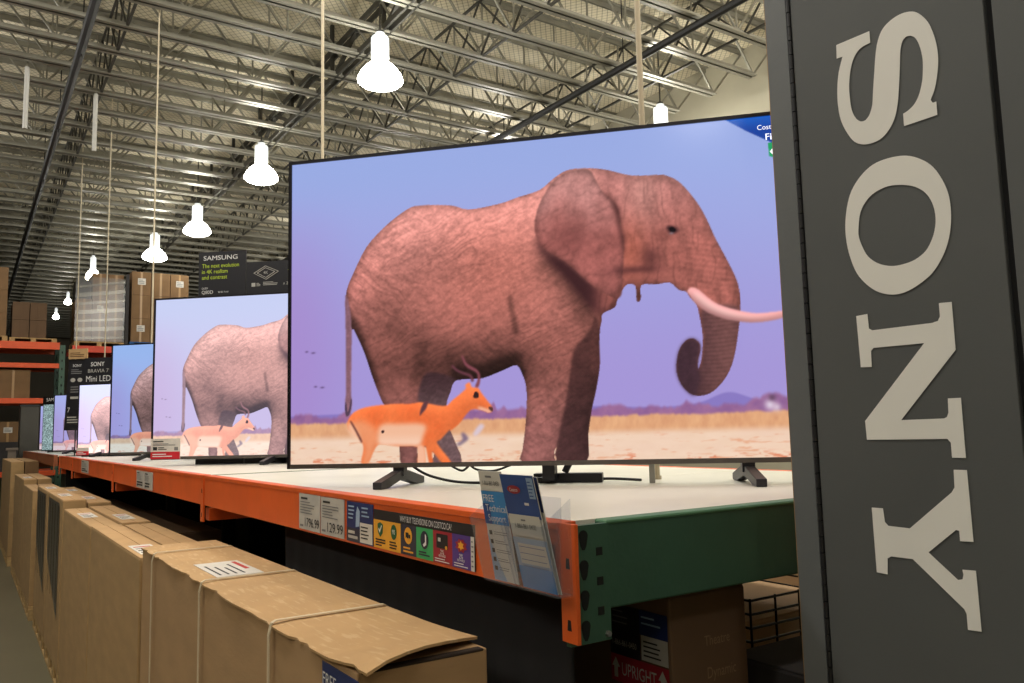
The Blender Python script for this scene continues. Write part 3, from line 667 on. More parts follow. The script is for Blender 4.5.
def television(label, x, y, zb, ang, W, H, scr, feet=(.215, .795), bz=.010, bb=.018):
    t = thing('television', label, 'television', (x, y, ZT), R(ang), 'televisions showing an elephant on the display table')
    z0 = zb-ZT; z1 = z0+H
    q = MB(); q.box(0, .004, z0, W, .035, z1, 'tv_black'); q.box(W*.12, .035, z0+.05, W*.88, .07, z0+H*.72, 'tv_black')
    q.build('back_cover', t, bevel=.004)
    q = MB(); q.box(0, -.008, z0, bz, .004, z1, 'tv_edge'); q.box(W-bz, -.008, z0, W, .004, z1, 'tv_edge')
    q.box(bz, -.008, z1-bz, W-bz, .004, z1, 'tv_edge'); q.box(bz, -.008, z0, W-bz, .004, z0+bb, 'bezel_grey')
    q.build('bezel', t)
    s_ = bpy.data.objects.new('screen', picture_mesh()); COL.objects.link(s_); s_.parent = t
    s_.location = (bz, -.002, z0+bb); s_.scale = (W-2*bz, 1, H-bz-bb)
    s_.material_slots[0].link = 'OBJECT'; s_.material_slots[0].material = M[scr]
    if feet:
        for u in feet: foot(t, u*W, z0)
    return t
def foot(t, u, z0, splay=0.):
    q = MB(); u0 = u; u = 0
    q.box(u-.018, -.004, .03, u+.018, .024, z0+.004, 'foot')
    q.prism([(-.150, 0), (-.150, .020), (-.02, .046), (.045, .046), (.165, .020), (.165, 0), (.11, 0), (.02, .018), (-.02, .018), (-.10, 0)], 'x', u-.014, u+.014, 'foot')
    return q.build('stand_foot', t, loc=(u0, 0, 0), rotz=R(splay), bevel=.002)
A0 = -46.755
t1 = television('largest near television showing an elephant and orange antelope, blue flag in its top corner', .857, 2.568, 1.494, A0, 1.742, 1.0, 'scr_main', feet=(), bb=.014)
z0 = 1.494-ZT
foot(t1, .372, z0, -4); foot(t1, 1.405, z0, 9)
q = MB(); q.box(.812, .036, .01, .850, .085, z0+.02, 'foot'); q.bar((.87, .10, .03), (.90, .10, z0+.03), .012, .02, 'foot'); q.box(.775, .085, 0, .985, .125, .028, 'foot')
q.build('stand_bar', t1, bevel=.002)
q = MB(); q.box(1.128, .036, 0, 1.144, .052, z0+.03, 'post'); q.build('support_post', t1)
# corner flag writing on the largest screen
W1, H1 = 1.722, .966
q = MB(); q.text('Costco', .8535*W1+.010, .9625*H1+z0+.02, .0145, 'white_print', -.002, 3, w=.058)
q.text('Fi', .8660*W1+.010, .930*H1+z0+.02, .0185, 'white_print', -.002, 3, w=.016); q.text('Fi', .8664*W1+.010, .930*H1+z0+.02, .0185, 'white_print', -.002, 3, w=.016)
q.flat([(.8715*W1+.01, .893*H1+z0+.02), (.8775*W1+.01, .906*H1+z0+.02), (.8775*W1+.01, .880*H1+z0+.02)], 'white_print', -.002, 3)
gm = mat('glowing white print', (240, 244, 255), .5, emit=.9); q.mats = [gm]; q.mi = [0]*len(q.f)
q.build('screen_lettering', t1)
t2 = television('second television from the camera, pale elephant picture, red and white card at its lower corner', .93, 5.27, 1.474, -43, 1.70, .970, 'scr_two', feet=(.455, .93), bb=.018)
t3 = television('third television, bluish elephant picture, partly hidden behind the second screen', .93, 6.98, 1.483, -45, 1.50, .852, 'scr_three', bb=.018)
t4 = television('fourth television, washed out pink elephant picture below the dark sign with white lettering', .93, 9.15, 1.452, -45, 1.235, .702, 'scr_four', bb=.02)
t5 = television('fifth television, small dim lilac screen left of the pink one', .93, 11.85, 1.463, -45, 1.27, .718, 'scr_five', bb=.02)
# thin sliver screen at the far end, and the teal patterned one
t6 = television('farthest television, narrow grey blue sliver at the far end of the table', 1.0, 15.2, 1.452, -45, 1.2, .72, 'scr_five', bb=.02)
def teal_mat():
    m = bpy.data.materials.new('teal foliage picture'); m.use_nodes = True; nt = m.node_tree; b = nt.nodes['Principled BSDF']
    tc = nt.nodes.new('ShaderNodeTexCoord'); v = nt.nodes.new('ShaderNodeTexVoronoi'); v.inputs['Scale'].default_value = 55
    nt.links.new(tc.outputs['Object'], v.inputs['Vector']); r = nt.nodes.new('ShaderNodeValToRGB')
    for e, c in zip(r.color_ramp.elements, ((8, 20, 26), (196, 226, 228))): e.color = (*lin(c), 1)
    nt.links.new(v.outputs['Distance'], r.inputs[0]); nt.links.new(r.outputs[0], b.inputs['Emission Color']); b.inputs['Emission Strength'].default_value = .8
    b.inputs['Base Color'].default_value = (.01, .02, .02, 1); b.inputs['Roughness'].default_value = .2
    return m
M['teal'] = teal_mat()
t7 = thing('television', 'narrow television with a teal leafy pattern and a black header strip at the far end', 'television', (.93, 13.65, ZT), R(-45))
q = MB(); q.box(0, .004, .02, 1.1, .04, .70, 'tv_black'); q.box(0, -.004, .70, 1.1, .03, .80, 'tv_black'); q.build('back_cover', t7)
q = MB(); q.rect(.01, .035, 1.09, .69, 'teal'); q.build('screen', t7)
q = MB(); q.rect(.02, .715, 1.08, .785, 'tv_black', -.004); q.text('SAMSUNG', .06, .735, .05, 'white_print', -.004, 3, w=.30); q.build('header_strip', t7)
for u in (.2, .9):
    q = MB(); q.box(u-.015, -.1, 0, u+.015, .14, .024, 'foot'); q.build('stand_foot', t7)

# power cords drooping under the largest screen
ca, sa = math.cos(R(A0)), math.sin(R(A0))
def tvp(u, bk, z): return (.857+u*ca-bk*sa, 2.568+u*sa+bk*ca, z)
def spline(pts, n=10):
    P = [Vector(p) for p in pts]; out = []
    for i in range(len(P)-1):
        a, b_, c, d = P[max(i-1, 0)], P[i], P[i+1], P[min(i+2, len(P)-1)]
        for k in range(n):
            t = k/n; out.append(.5*((2*b_)+(c-a)*t+(2*a-5*b_+4*c-d)*t*t+(3*b_-a-3*c+d)*t**3))
    out.append(P[-1]); return out
q = MB(); q.tube(spline([tvp(.40, .04, 1.497), tvp(.46, .035, 1.466), tvp(.56, .04, 1.445), tvp(.70, .05, 1.444), tvp(.80, .07, 1.452), tvp(.90, .13, 1.443), tvp(1.0, .13, 1.446), tvp(1.10, .10, 1.443)]), .0042, 'cable')
tag(q.build('power_cord'), 'black power cord drooping under the largest screen along the white boards', 'cord')
q = MB(); q.tube(spline([tvp(.52, .05, 1.497), tvp(.56, .045, 1.480), tvp(.585, .045, 1.497)]), .0035, 'cable'); q.tube(spline([tvp(.585, .045, 1.497), tvp(.61, .045, 1.482), tvp(.66, .05, 1.478), tvp(.72, .05, 1.497)]), .0035, 'cable')
tag(q.build('power_cord'), 'short looped black cord tucked under the lower edge of the largest screen', 'cord')

# card standing at the corner of the second screen
pc = thing('price_card', 'white product card with a red lower band on the corner of the second screen', 'card', (.93, 5.27, ZT), R(-43))
q = MB(); q.box(.003, -.013, .040, .192, -.0085, .160, 'paper'); yy = -.013
q.rect(.003, .040, .192, .083, 'red_band', yy); q.lines(.015, .050, .15, .075, 2, 'white_print', yy, 2)
q.rect(.018, .140, .085, .147, 'ink', yy); q.lines(.018, .118, .17, .134, 2, 'ink_grey', yy); q.rect(.018, .092, .045, .112, 'ink', yy); q.lines(.052, .092, .11, .112, 2, 'ink', yy)
q.rect(.155, .09, .18, .11, 'ink_grey', yy); q.build('printed_face', pc)
pc2 = thing('price_card', 'small red label along the lower edge of the pink elephant screen', 'card', (.93, 9.15, ZT), R(-45))
q = MB(); q.box(.004, -.014, .016, .14, -.009, .055, 'red_band'); q.rect(.004, .055, .14, .09, 'paper', -.010); q.lines(.012, .022, .12, .05, 2, 'white_print', -.014, 2); q.build('printed_face', pc2)

# ------------------------------------------------------------------ signs standing behind the screens
sg = thing('sign_board', 'black sign with white brand lettering and lime slogan above the second screen', 'sign', (.93+.12*math.sin(R(43)), 5.27+.12*math.cos(R(43)), ZT), R(-43))
q = MB(); q.box(.213, 0, 0, .526, .012, 1.305, 'sign_dark')
q.text('SAMSUNG', .245, 1.252, .028, 'white_print', 0, 2, w=.225); q.text('SAMSUNG', .2465, 1.2525, .028, 'white_print', 0, 3, w=.225)
for k, s_ in enumerate(('The next evolution', 'in 4K realism', 'and contrast')): q.text(s_, .236, 1.205-.036*k, .0245, 'lime_print', 0, 2, w=(.245, .170, .168)[k])
q.text('QLED', .236, 1.072, .011, 'white_print', 0, 2); q.text('Q80D', .236, 1.042, .021, 'white_print', 0, 2); q.text('98 85 75 65', .345, 1.045, .010, 'white_print', 0, 2)
q.build('slogan_panel', sg)
q = MB(); q.box(.531, 0, 0, 1.38, .012, 1.226, 'sign_dark')
for s_ in (1., .72): 
    pts = [(.655-.075*s_, 1.155), (.655, 1.155+.042*s_), (.655+.085*s_, 1.160), (.655+.005*s_, 1.155-.042*s_)]
    for a_, b_ in zip(pts, pts[1:]+pts[:1]): q.bar((a_[0], -.001, a_[1]), (b_[0], -.001, b_[1]), .003, .004, 'paper_grey', (0, 1, 0))
q.text('4K', .642, 1.147, .018, 'paper_grey', 0, 2)
q.rect(.565, 1.072, .59, 1.095, 'paper_grey', 0); q.lines(.597, 1.072, .625, 1.095, 3, 'paper_grey', 0); q.lines(.64, 1.075, .74, 1.10, 3, 'paper_grey', 0)
q.flat([(.80, 1.165), (.815, 1.185), (.825, 1.17), (.81, 1.15)], 'lime_print', 0); q.text('x 2.2', .77, 1.075, .018, 'paper_grey', 0, 2)
q.rect(1.0, 1.07, 1.3, 1.19, 'navy', 0); q.build('feature_panel', sg)
s2 = thing('sign_board', 'dark sign with three lines of white lettering above the pink elephant screen', 'sign', (.93+.12*math.sin(R(45)), 9.15+.12*math.cos(R(45)), ZT), R(-45))
q = MB(); q.box(-.045, 0, 0, .62, .012, .99, 'sign_dark')
q.text('SONY', .03, .905, .042, 'white_print', 0, 2, w=.155); q.text('SONY', .032, .906, .042, 'white_print', 0, 3, w=.155)
q.text('BRAVIA 7', .0, .840, .036, 'paper_grey', 0, 2, w=.235); q.text('Mini LED', -.02, .750, .058, 'white_print', 0, 2, w=.28)
q.build('printed_face', s2)
s3 = thing('banner_stand', 'tall narrow black product banner between the pink and lilac screens', 'banner', (.93+.45*math.sin(R(45)), 9.15+.45*math.cos(R(45)), ZT), R(-45))
q = MB()
q.add([(-.535, 0, .27), (-.285, 0, .27), (-.285, .012, .27), (-.535, .012, .27), (-.50, 0, 1.02), (-.285, 0, 1.02), (-.285, .012, 1.02), (-.50, .012, 1.02)], [(0,3,2,1),(4,5,6,7),(0,1,5,4),(1,2,6,5),(2,3,7,6),(3,0,4,7)], 'sign_dark')
q.tube([(-.40, .006, 0), (-.40, .006, .29)], .006, 'cable'); q.box(-.47, -.04, 0, -.33, .05, .006, 'cable')
q.text('SONY', -.45, .94, .028, 'white_print', 0, 2); q.lines(-.47, .86, -.33, .92, 3, 'ink_grey', 0, 2); q.disc(-.445, .80, .03, .022, 'paper_grey', 0); q.disc(-.36, .80, .03, .022, 'paper_grey', 0)
q.lines(-.47, .66, -.33, .74, 3, 'ink_grey', 0); q.rect(-.47, .60, -.34, .625, 'paper_grey', 0); q.lines(-.50, .34, -.33, .42, 3, 'paper_grey', 0); q.text('7', -.50, .46, .05, 'white_print', 0)
q.build('printed_face', s3)
s4 = thing('sign_board', 'small tan card sign topping the tall black banner', 'sign', (.93+.43*math.sin(R(45)), 9.15+.43*math.cos(R(45)), ZT+1.005), R(-45))
q = MB(); q.box(-.49, 0, .017, -.265, .012, .125, 'card_top'); q.lines(-.47, .035, -.29, .09, 3, 'card_ink', 0, 2); q.build('printed_face', s4)

# beige cable poles rising from the table to the roof
for (yy, lab) in ((1.89, 'beige cable pole rising behind the right half of the largest screen'), (4.77, 'beige cable pole rising just right of the largest screen left edge'),
                  (9.9, 'beige cable pole rising between second and third screens'), (14.3, 'thin beige cable pole rising behind the dark sign over the pink screen'), (16.4, 'thin beige cable pole farthest away, above the tall black banner')):
    x = 1.6 if yy > 16 else 1.72 if yy == 9.9 else 1.8
    q = MB(); q.tube([(x, yy, ZT-.001), (x, yy, 7.49)], .0095, 'pole', 10); q.tube([(x, yy, ZT-.001), (x, yy, ZT+.010)], .014, 'pole', 12)
    tag(q.build('cable_pole'), lab, 'pole', 'beige cable poles')
# ------------------------------------------------------------------ cards and strips on the front beam: local x runs towards the camera, facing the aisle
def on_beam(name, label, cat, y, group=None, x=XF-.0035): return thing(name, label, cat, (x, y, 0), R(-90), group)
def price_card(label, y0, y1, z0, z1, price=None, seed=1, m_='paper_grey'):
    t = on_beam('price_card', label, 'card', y0, 'price cards along the front beam')
    W = y0-y1; q = MB(); q.box(0, 0, z0, W, .002, z1, m_)
    q.rect(W*.10, z1-.016, W*.42, z1-.010, 'ink', 0); q.lines(W*.08, z0+.045, W*.80, z1-.020, 5, 'ink_grey', 0, 2, .35, seed)
    if price: 
        q.text(price, W*.97, z0+.010, .026, 'ink', 0, 2, w=W*.66, align='r'); 
    else:
        q.lines(W*.1, z0+.01, W*.9, z0+.04, 2, 'ink', 0, 2, .6, seed+3)
    q.rect(W*.06, z0+.008, W*.22, z0+.014, 'ink_grey', 0); q.build('printed_face', t)
price_card('grey price card reading 1796.99, left of a pair on the orange beam', 2.468, 2.292, 1.319, 1.424, '1796.99', 1)
price_card('grey price card reading 129.99, right of a pair on the orange beam', 2.284, 2.113, 1.319, 1.423, '129.99', 2)
price_card('grey price card on the orange beam below the third screen', 5.315, 5.07, 1.318, 1.416, None, 3)
price_card('grey price card beside another one on the orange beam below the third screen', 5.06, 4.815, 1.318, 1.416, None, 4)
price_card('small far price card on the orange beam below the pink screen', 8.08, 7.59, 1.326, 1.429, None, 5)
t = on_beam('support_flyer', 'small blue and grey support flyer taped to the orange beam right of the price cards', 'flyer', 2.092)
q = MB(); q.box(0, 0, 1.319, .168, .0015, 1.422, 'blue_deep'); q.rect(0, 1.319, .085, 1.355, 'navy', 0); q.rect(.088, 1.322, .166, 1.372, 'paper', 0)
q.lines(.012, 1.325, .078, 1.35, 2, 'paper_grey', 0, 2, .6); q.lines(.095, 1.33, .16, 1.366, 4, 'ink', 0, 2, .35, 4)
q.flat([(.06, 1.358), (.085, 1.362), (.088, 1.400), (.072, 1.412), (.062, 1.395)], 'blue_pale', 0); q.lines(.012, 1.375, .055, 1.415, 4, 'blue_pale', 0, 2, .4, 6); q.lines(.1, 1.385, .155, 1.415, 3, 'blue_pale', 0, 2, .4, 7); q.build('printed_face', t)
# long strip of coloured tiles
t = on_beam('benefit_strip', 'long black strip with coloured icon tiles on the orange beam', 'sign', 1.918)
q = MB(); W = 1.918-1.432; z0, z1, zm = 1.320, 1.412, 1.388
q.box(0, 0, z0, W, .002, z1, 'black_print')
q.text('WHY BUY TELEVISIONS ON COSTCO.CA?', .150, 1.3935, .0135, 'white_print', 0, 2, w=.245)
xs = [0, .080, .152, .232, .312, .396, .472, W]; cs = ['yellow', 'yellow', 'navy', 'print_green', 'print_red', 'purple', 'paper']
for a, b_, c in zip(xs, xs[1:], cs): q.rect(a, z0, b_, zm, c, 0)
def cx(i): return (xs[i]+xs[i+1])/2
q.flat([(cx(0)-.016, 1.378), (cx(0), 1.383), (cx(0)+.016, 1.378), (cx(0)+.014, 1.358), (cx(0), 1.347), (cx(0)-.014, 1.358)], 'dark_green', 0, 2)
q.flat([(cx(0)-.010, 1.366), (cx(0)-.006, 1.370), (cx(0)-.002, 1.364), (cx(0)+.008, 1.377), (cx(0)+.011, 1.374), (cx(0)-.002, 1.357)], 'white_print', 0, 3)
q.disc(cx(1), 1.365, .016, .018, 'dark_green', 0, 2); q.text('90', cx(1), 1.360, .011, 'white_print', 0, 3, align='c')
q.disc(cx(2), 1.364, .020, .019, 'yellow', 0, 2); q.rect(cx(2)-.012, 1.358, cx(2)+.003, 1.371, 'black_print', 0, 3); q.rect(cx(2)+.004, 1.358, cx(2)+.012, 1.367, 'black_print', 0, 3)
q.disc(cx(2)-.006, 1.357, .003, .003, 'yellow', 0, 4, 10); q.disc(cx(2)+.007, 1.357, .003, .003, 'yellow', 0, 4, 10)
q.disc(cx(3), 1.362, .019, .020, 'navy', 0, 2); q.flat([(cx(3)-.002, 1.347), (cx(3)+.010, 1.352), (cx(3)+.010, 1.372), (cx(3)+.004, 1.376), (cx(3)+.004, 1.358), (cx(3)-.006, 1.352)], 'white_print', 0, 3)
q.rect(cx(4)-.026, 1.352, cx(4)+.024, 1.382, 'black_print', 0, 2); q.rect(cx(4)-.018, 1.366, cx(4)-.006, 1.374, 'paper_grey', 0, 3); q.disc(cx(4)+.018, 1.355, .005, .004, 'yellow', 0, 3)
q.flat([(cx(5)+(.026 if k % 2 else .018)*math.cos(k*math.pi/8), 1.366+(.015 if k % 2 else .011)*math.sin(k*math.pi/8)) for k in range(16)], 'print_red', 0, 2)
q.flat([(cx(5)+(.014 if k % 2 else .008)*math.cos(k*math.pi/6), 1.366+(.010 if k % 2 else .006)*math.sin(k*math.pi/6)) for k in range(12)], 'yellow', 0, 3)
for i in (0, 1): q.lines(xs[i]+.012, 1.324, xs[i+1]-.010, 1.344, 3, 'ink', 0, 2, .5, i+2)
q.lines(xs[2]+.015, 1.324, xs[3]-.012, 1.340, 2, 'yellow', 0, 2, .5); q.lines(xs[3]+.012, 1.326, xs[4]-.012, 1.338, 2, 'navy', 0, 2, .55)
for i in (4, 5): 
    q.text('2%', cx(i), 1.340, .0095, 'white_print', 0, 3, align='c'); q.text('REWARD', cx(i), 1.334, .005, 'white_print', 0, 3, align='c'); q.lines(xs[i]+.008, 1.322, xs[i+1]-.008, 1.332, 2, 'white_print', 0, 2, .4)
q.lines(xs[6]+.003, 1.325, W-.002, 1.383, 6, 'ink_grey', 0, 2, .3); q.build('printed_face', t)

# clear leaflet holder clipped to the beam end, leaflets leaning out of it
hd = on_beam('leaflet_holder', 'clear acrylic leaflet holder clipped to the near end of the orange beam', 'leaflet holder', 1.345)
q = MB()
q.box(0, -.003, 1.330, .205, -.0002, 1.482, 'acrylic'); q.box(.02, -.0002, 1.34, .18, .0034, 1.40, 'acrylic'); q.build('back_plate', hd)
def slope(x0, x1, ya, yb, za, zb_, th, m_, mb): mb.add([(x0, ya, za), (x1, ya, za), (x1, ya+th, za), (x0, ya+th, za), (x0, yb, zb_), (x1, yb, zb_), (x1, yb+th, zb_), (x0, yb+th, zb_)], [(0,3,2,1),(4,5,6,7),(0,1,5,4),(1,2,6,5),(2,3,7,6),(3,0,4,7)], m_)
for (xa, xb) in ((.005, .112), (.122, .236)):
    q = MB(); slope(xa, xb, -.036, -.066, 1.325, 1.440, .002, 'acrylic', q); q.box(xa, -.036, 1.322, xb, -.004, 1.325, 'acrylic')
    for xx in (xa, xb-.002): q.add([(xx, -.036, 1.325), (xx, -.004, 1.325), (xx, -.004, 1.482), (xx, -.066, 1.440), (xx+.002, -.036, 1.325), (xx+.002, -.004, 1.325), (xx+.002, -.004, 1.482), (xx+.002, -.066, 1.440)], [(0,1,2,3),(7,6,5,4),(0,4,5,1),(1,5,6,2),(2,6,7,3),(3,7,4,0)], 'acrylic')
    q.build('pocket', hd)
def leaflet(label, x0, w, back, faces, lean=.048, h=.203, grp='folded support leaflets in the clear holder'):
    t = on_beam('leaflet', label, 'leaflet', 1.345-x0, grp, XF-.0035-.030+back); t.location.z = 1.3265
    ang = math.atan2(lean, h)
    q = MB(); q.box(0, 0, 0, w, .0012, h, 'paper'); faces(q, w, h)
    o = q.build('printed_sheet', t); o.rotation_euler = (ang, 0, 0)
def f1(q, w, h):
    q.rect(.002, h-.036, w-.002, h-.001, 'paper', 0); q.text('1-866-861-0450', w*.5, h-.026, .008, 'ink', 0, 2, w=w*.7, align='c'); q.lines(w*.3, h-.014, w*.7, h-.006, 1, 'ink_grey', 0, 2)
    q.rect(0, h-.098, w, h-.037, 'blue_sky', 0); q.rect(0, h-.098, w*.3, h-.060, 'blue', 0, 2)
    for k, s_ in enumerate(('FREE', 'Technical', 'Support')): q.text(s_, w*.08+k*.004, h-.056-.018*k, .0125, 'white_print', 0, 3)
    for k in range(5): q.rect(w*.10, h-.118-.0165*k, w*.22, h-.110-.0165*k, 'ink', 0, 2); q.lines(w*.3, h-.118-.0165*k, w*.9, h-.110-.0165*k, 2, 'ink_grey', 0, 2, .3, k)
    q.flat([(0, 0), (w*.55, 0), (w*.3, .035), (0, .09)], 'blue_pale', 0)
def f2(q, w, h):
    q.rect(0, h-.075, w, h, 'blue', 0); q.disc(w*.36, h-.026, .020, .0075, 'print_red', 0, 2); q.text('Costco', w*.36, h-.029, .006, 'white_print', 0, 3, align='c'); q.lines(w*.6, h-.055, w*.8, h-.045, 1, 'white_print', 0, 2)
    q.rect(w*.80, h-.040, w*.98, h-.004, 'blue_pale', 0, 2); q.lines(w*.82, h-.038, w*.96, h-.008, 5, 'blue', 0, 3, .3)
    q.rect(w*.04, h-.108, w*.96, h-.070, 'paper', 0, 3); q.text('1-866-861-0450', w*.5, h-.094, .0085, 'ink', 0, 4, w=w*.62, align='c'); q.lines(w*.4, h-.082, w*.6, h-.076, 1, 'ink_grey', 0, 4)
    q.rect(0, 0, w, h-.112, 'blue_pale', 0); q.rect(w*.12, .045, w*.95, h-.122, 'paper', 0, 2)
    for k in range(4): q.rect(w*.15, h-.128-.0115*k, w*.9, h-.1270-.0115*k, 'blue', 0, 3)
    q.rect(0, .0, w, .040, 'blue_sky', 0, 2)
def f3(q, w, h): q.rect(0, h-.06, w, h, 'blue_deep', 0); q.lines(w*.1, .02, w*.9, h-.07, 9, 'ink_grey', 0, 2, .3)
leaflet('white and blue free technical support leaflet in the left pocket of the clear holder', .036, .078, 0, f1, .034)
leaflet('plain edged leaflet tucked behind the free technical support one, left pocket of the clear holder', .028, .078, .0045, f3, .032, .199)
leaflet('blue leaflet with a red oval mark, front of the right pocket of the clear holder', .130, .100, 0, f2)
leaflet('blue topped leaflet behind the red oval one in the clear holder', .134, .099, .0045, f3, .046, .200)

# ------------------------------------------------------------------ charcoal kiosk with the vertical white word
XK = 1.32
k_ = thing('display_kiosk', 'charcoal kiosk with tall white vertical brand lettering at the right of the table', 'kiosk', (XK, 1.016, 0), R(-90))
def ky(y): return 1.016-y
q = MB(); q.box(.0, .012, 0, .95, .72, 2.95, 'kiosk'); q.build('cabinet', k_)
q = MB(); q.box(0, 0, 0, ky(.966), .012, 2.95, 'kiosk_edge'); q.box(-.003, .002, 0, .0, .72, 2.95, 'tan'); q.build('side_frame', k_, bevel=.001)
q = MB()
zz = 0.
while zz < 2.93:
    q.lathe([(.001, zz), (.0042, zz), (.0042, zz+.027), (.001, zz+.027)], 'hinge', 10, (ky(.9605), .001)); zz += .029
q.box(ky(.966), .008, 0, ky(.955), .012, 2.95, 'kiosk_gap'); q.build('hinge', k_)
q = MB(); q.box(ky(.955), 0, 0, ky(.600), .012, 2.95, 'kiosk'); dr = q.build('front_panel', k_, bevel=.0015)
q = MB(); q.box(ky(.600), .010, 0, ky(.588), .0125, 2.95, 'kiosk_gap'); q.build('panel_gap', k_)
q = MB(); q.box(ky(.588), 0, 0, .95, .012, 2.95, 'kiosk'); q.build('front_panel', k_, bevel=.0015)
def logo(key):
    L = LOGO[key]; return [(ky(L[i]/1000), L[i+1]/1000) for i in range(0, len(L), 2)]
def closed_curve(p, n=4):
    P = [Vector(a) for a in p]; m = len(P); out = []
    for i in range(m):
        a, b_, c, d = P[i-1], P[i], P[(i+1) % m], P[(i+2) % m]
        for k in range(n):
            t = k/n; out.append(tuple(.5*((2*b_)+(c-a)*t+(2*a-5*b_+4*c-d)*t*t+(3*b_-a-3*c+d)*t**3)))
    return out
def fill(poly_list, mt, name, parent, y=-.0015):
    bm = bmesh.new(); 
    for P in poly_list:
        vs = [bm.verts.new((p[0], y, p[1])) for p in P]
        for a, b_ in zip(vs, vs[1:]+vs[:1]): bm.edges.new((a, b_))
    bmesh.ops.triangle_fill(bm, use_beauty=True, use_dissolve=False, edges=bm.edges[:], normal=(0, -1, 0))
    bmesh.ops.recalc_face_normals(bm, faces=bm.faces)
    me = bpy.data.meshes.new(name); bm.to_mesh(me); bm.free(); me.materials.append(M[mt])
    o = bpy.data.objects.new(name, me); COL.objects.link(o); o.parent = parent; return o
def s_smooth(p):
    """smooth only the gentle corners of the letter S"""
    P = [Vector(a) for a in p]; m = len(P); sharp = []
    for i in range(m):
        a = (P[i]-P[i-1]).normalized(); c = (P[(i+1) % m]-P[i]).normalized(); sharp.append(a.dot(c) < .72)
    out = []
    for i in range(m):
        a, b_, c, d = P[i-1], P[i], P[(i+1) % m], P[(i+2) % m]
        if sharp[i]: a = b_*2-c if False else b_
        if sharp[(i+1) % m]: d = c
        n = 4
        for k in range(n):
            t = k/n; out.append(tuple(.5*((2*b_)+(c-a)*t+(2*a-5*b_+4*c-d)*t*t+(3*b_-a-3*c+d)*t**3)))
    return out
fill([s_smooth(logo('S'))], 'kiosk_letter', 'lettering', dr)
fill([closed_curve(logo('Oo')), closed_curve(logo('Oi'))], 'kiosk_letter', 'lettering', dr)
fill([logo('N')], 'kiosk_letter', 'lettering', dr); fill([logo('Y')], 'kiosk_letter', 'lettering', dr)

# ------------------------------------------------------------------ television cartons standing on pallets in front of the table
def pallet(label, x0, x1, y0, y1, h=.118, m_='wood', group='wooden pallets under the cartons', loc=None, z=0):
    t = thing('pallet', label, 'pallet', (x0, y0, z), 0, group)
    W, L = x1-x0, y1-y0
    nb = max(3, int(L/.14))
    q = MB()
    for k in range(nb):
        a = L*k/nb; q.box(0, a+.012, h-.02, W, a+L/nb-.012, h, m_)
    q.build('deck_boards', t)
    nbk = max(3, int(round(L/.28)))
    for k in range(3):
        xx = (W-.09)*k/2
        q = MB()
        for b_ in range(nbk): yy = (L-.10)*b_/(nbk-1); q.box(xx, yy, .02, xx+.09, yy+.10, h-.02, m_)
        q.box(xx, 0, 0, xx+.09, L, .02, m_); q.build('stringer', t)
    return t
def carton(name, label, x0, x1, y0, y1, z0, z1, m_='card', lid='card_top', group=None, sticker=None, seam=True, bev=.006, tape=False):
    t = thing(name, label, 'carton', (x0, y0, z0), 0, group)
    W, L, H = x1-x0, y1-y0, z1-z0
    q = MB(); q.box(0, 0, 0, W, L, H-.004, m_); q.build('body', t, bevel=bev)
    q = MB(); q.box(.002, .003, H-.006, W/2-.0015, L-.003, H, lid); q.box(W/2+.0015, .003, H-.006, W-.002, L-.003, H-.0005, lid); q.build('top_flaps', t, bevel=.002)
    if tape:
        q = MB(); q.box(W/2-.025, .0, H-.001, W/2+.025, L, H+.0006, 'tape'); q.box(W/2-.025, -.0008, H-.12, W/2+.025, 0, H+.0006, 'tape'); q.build('tape', t)
    if sticker:
        sx, sy, sw, sl = sticker
        q = MB(); q.box(sx, sy, H, sx+sw, sy+sl, H+.0012, 'paper')
        for k in range(4):
            yy = sy+sl*(.14+.2*k); q.box(sx+sw*.12, yy, H+.0012, sx+sw*(.85 if k % 2 else .6), yy+sl*.07, H+.0016, ('ink', 'ink', 'ink_grey', 'ink_red')[k])
        q.build('sticker', t)
    return t
ZP = .12
pallet('pallet under the nearest long carton', .556, .80, 1.26, 3.27)
A = thing('carton', 'longest nearest television carton with white straps and a lifted lid end', 'carton', (.553, 1.285, ZP), 0)
W, L, H = .252, 1.97, 1.088
q = MB(); q.box(0, .02, 0, W, L, H, 'card'); q.box(.006, .0194, H-.006, W-.006, .04, H+.0006, 'seam'); q.build('body', A, bevel=.004)
# lid: a cap sheet with torn, scalloped long edge that lifts at the near end
rr = random.Random(3); n = 66; q = MB(); vs = []; fs = []
scal = []
for i in range(n+1):
    yy = -.055+(L+.058)*i/n
    sc_ = -.003-.006*abs(math.sin(yy*9.5+.6))*(rr.random()*.6+.6)+(.006 if rr.random() < .12 else 0)
    yy0 = yy; lift = .022*max(0, 1-(yy+.055)/.30)**1.6
    for k in range(7):
        u = k/6; xx = sc_+(W+.004-sc_)*u
        yy = yy0+.085*u*max(0, 1-(yy0+.055)/.5)+.03*max(0, 1-(yy0+.055)/.4); z = H+.004+lift*(.35+.65*math.sin(math.pi*min(1, .25+u*.75)))+(-.010*max(0, 1-(yy+.055)/.09)*abs(u-.55)*2.0)-(.004 if k == 0 else 0)
        vs.append((xx, yy, z))
for i in range(n):
    for k in range(6): a = i*7+k; fs.append((a, a+1, a+8, a+7))
q.add(vs, fs, 'card_lid'); lid = q.build('lid', A); so = lid.modifiers.new('thick', 'SOLIDIFY'); so.thickness = .005; so.offset = -1
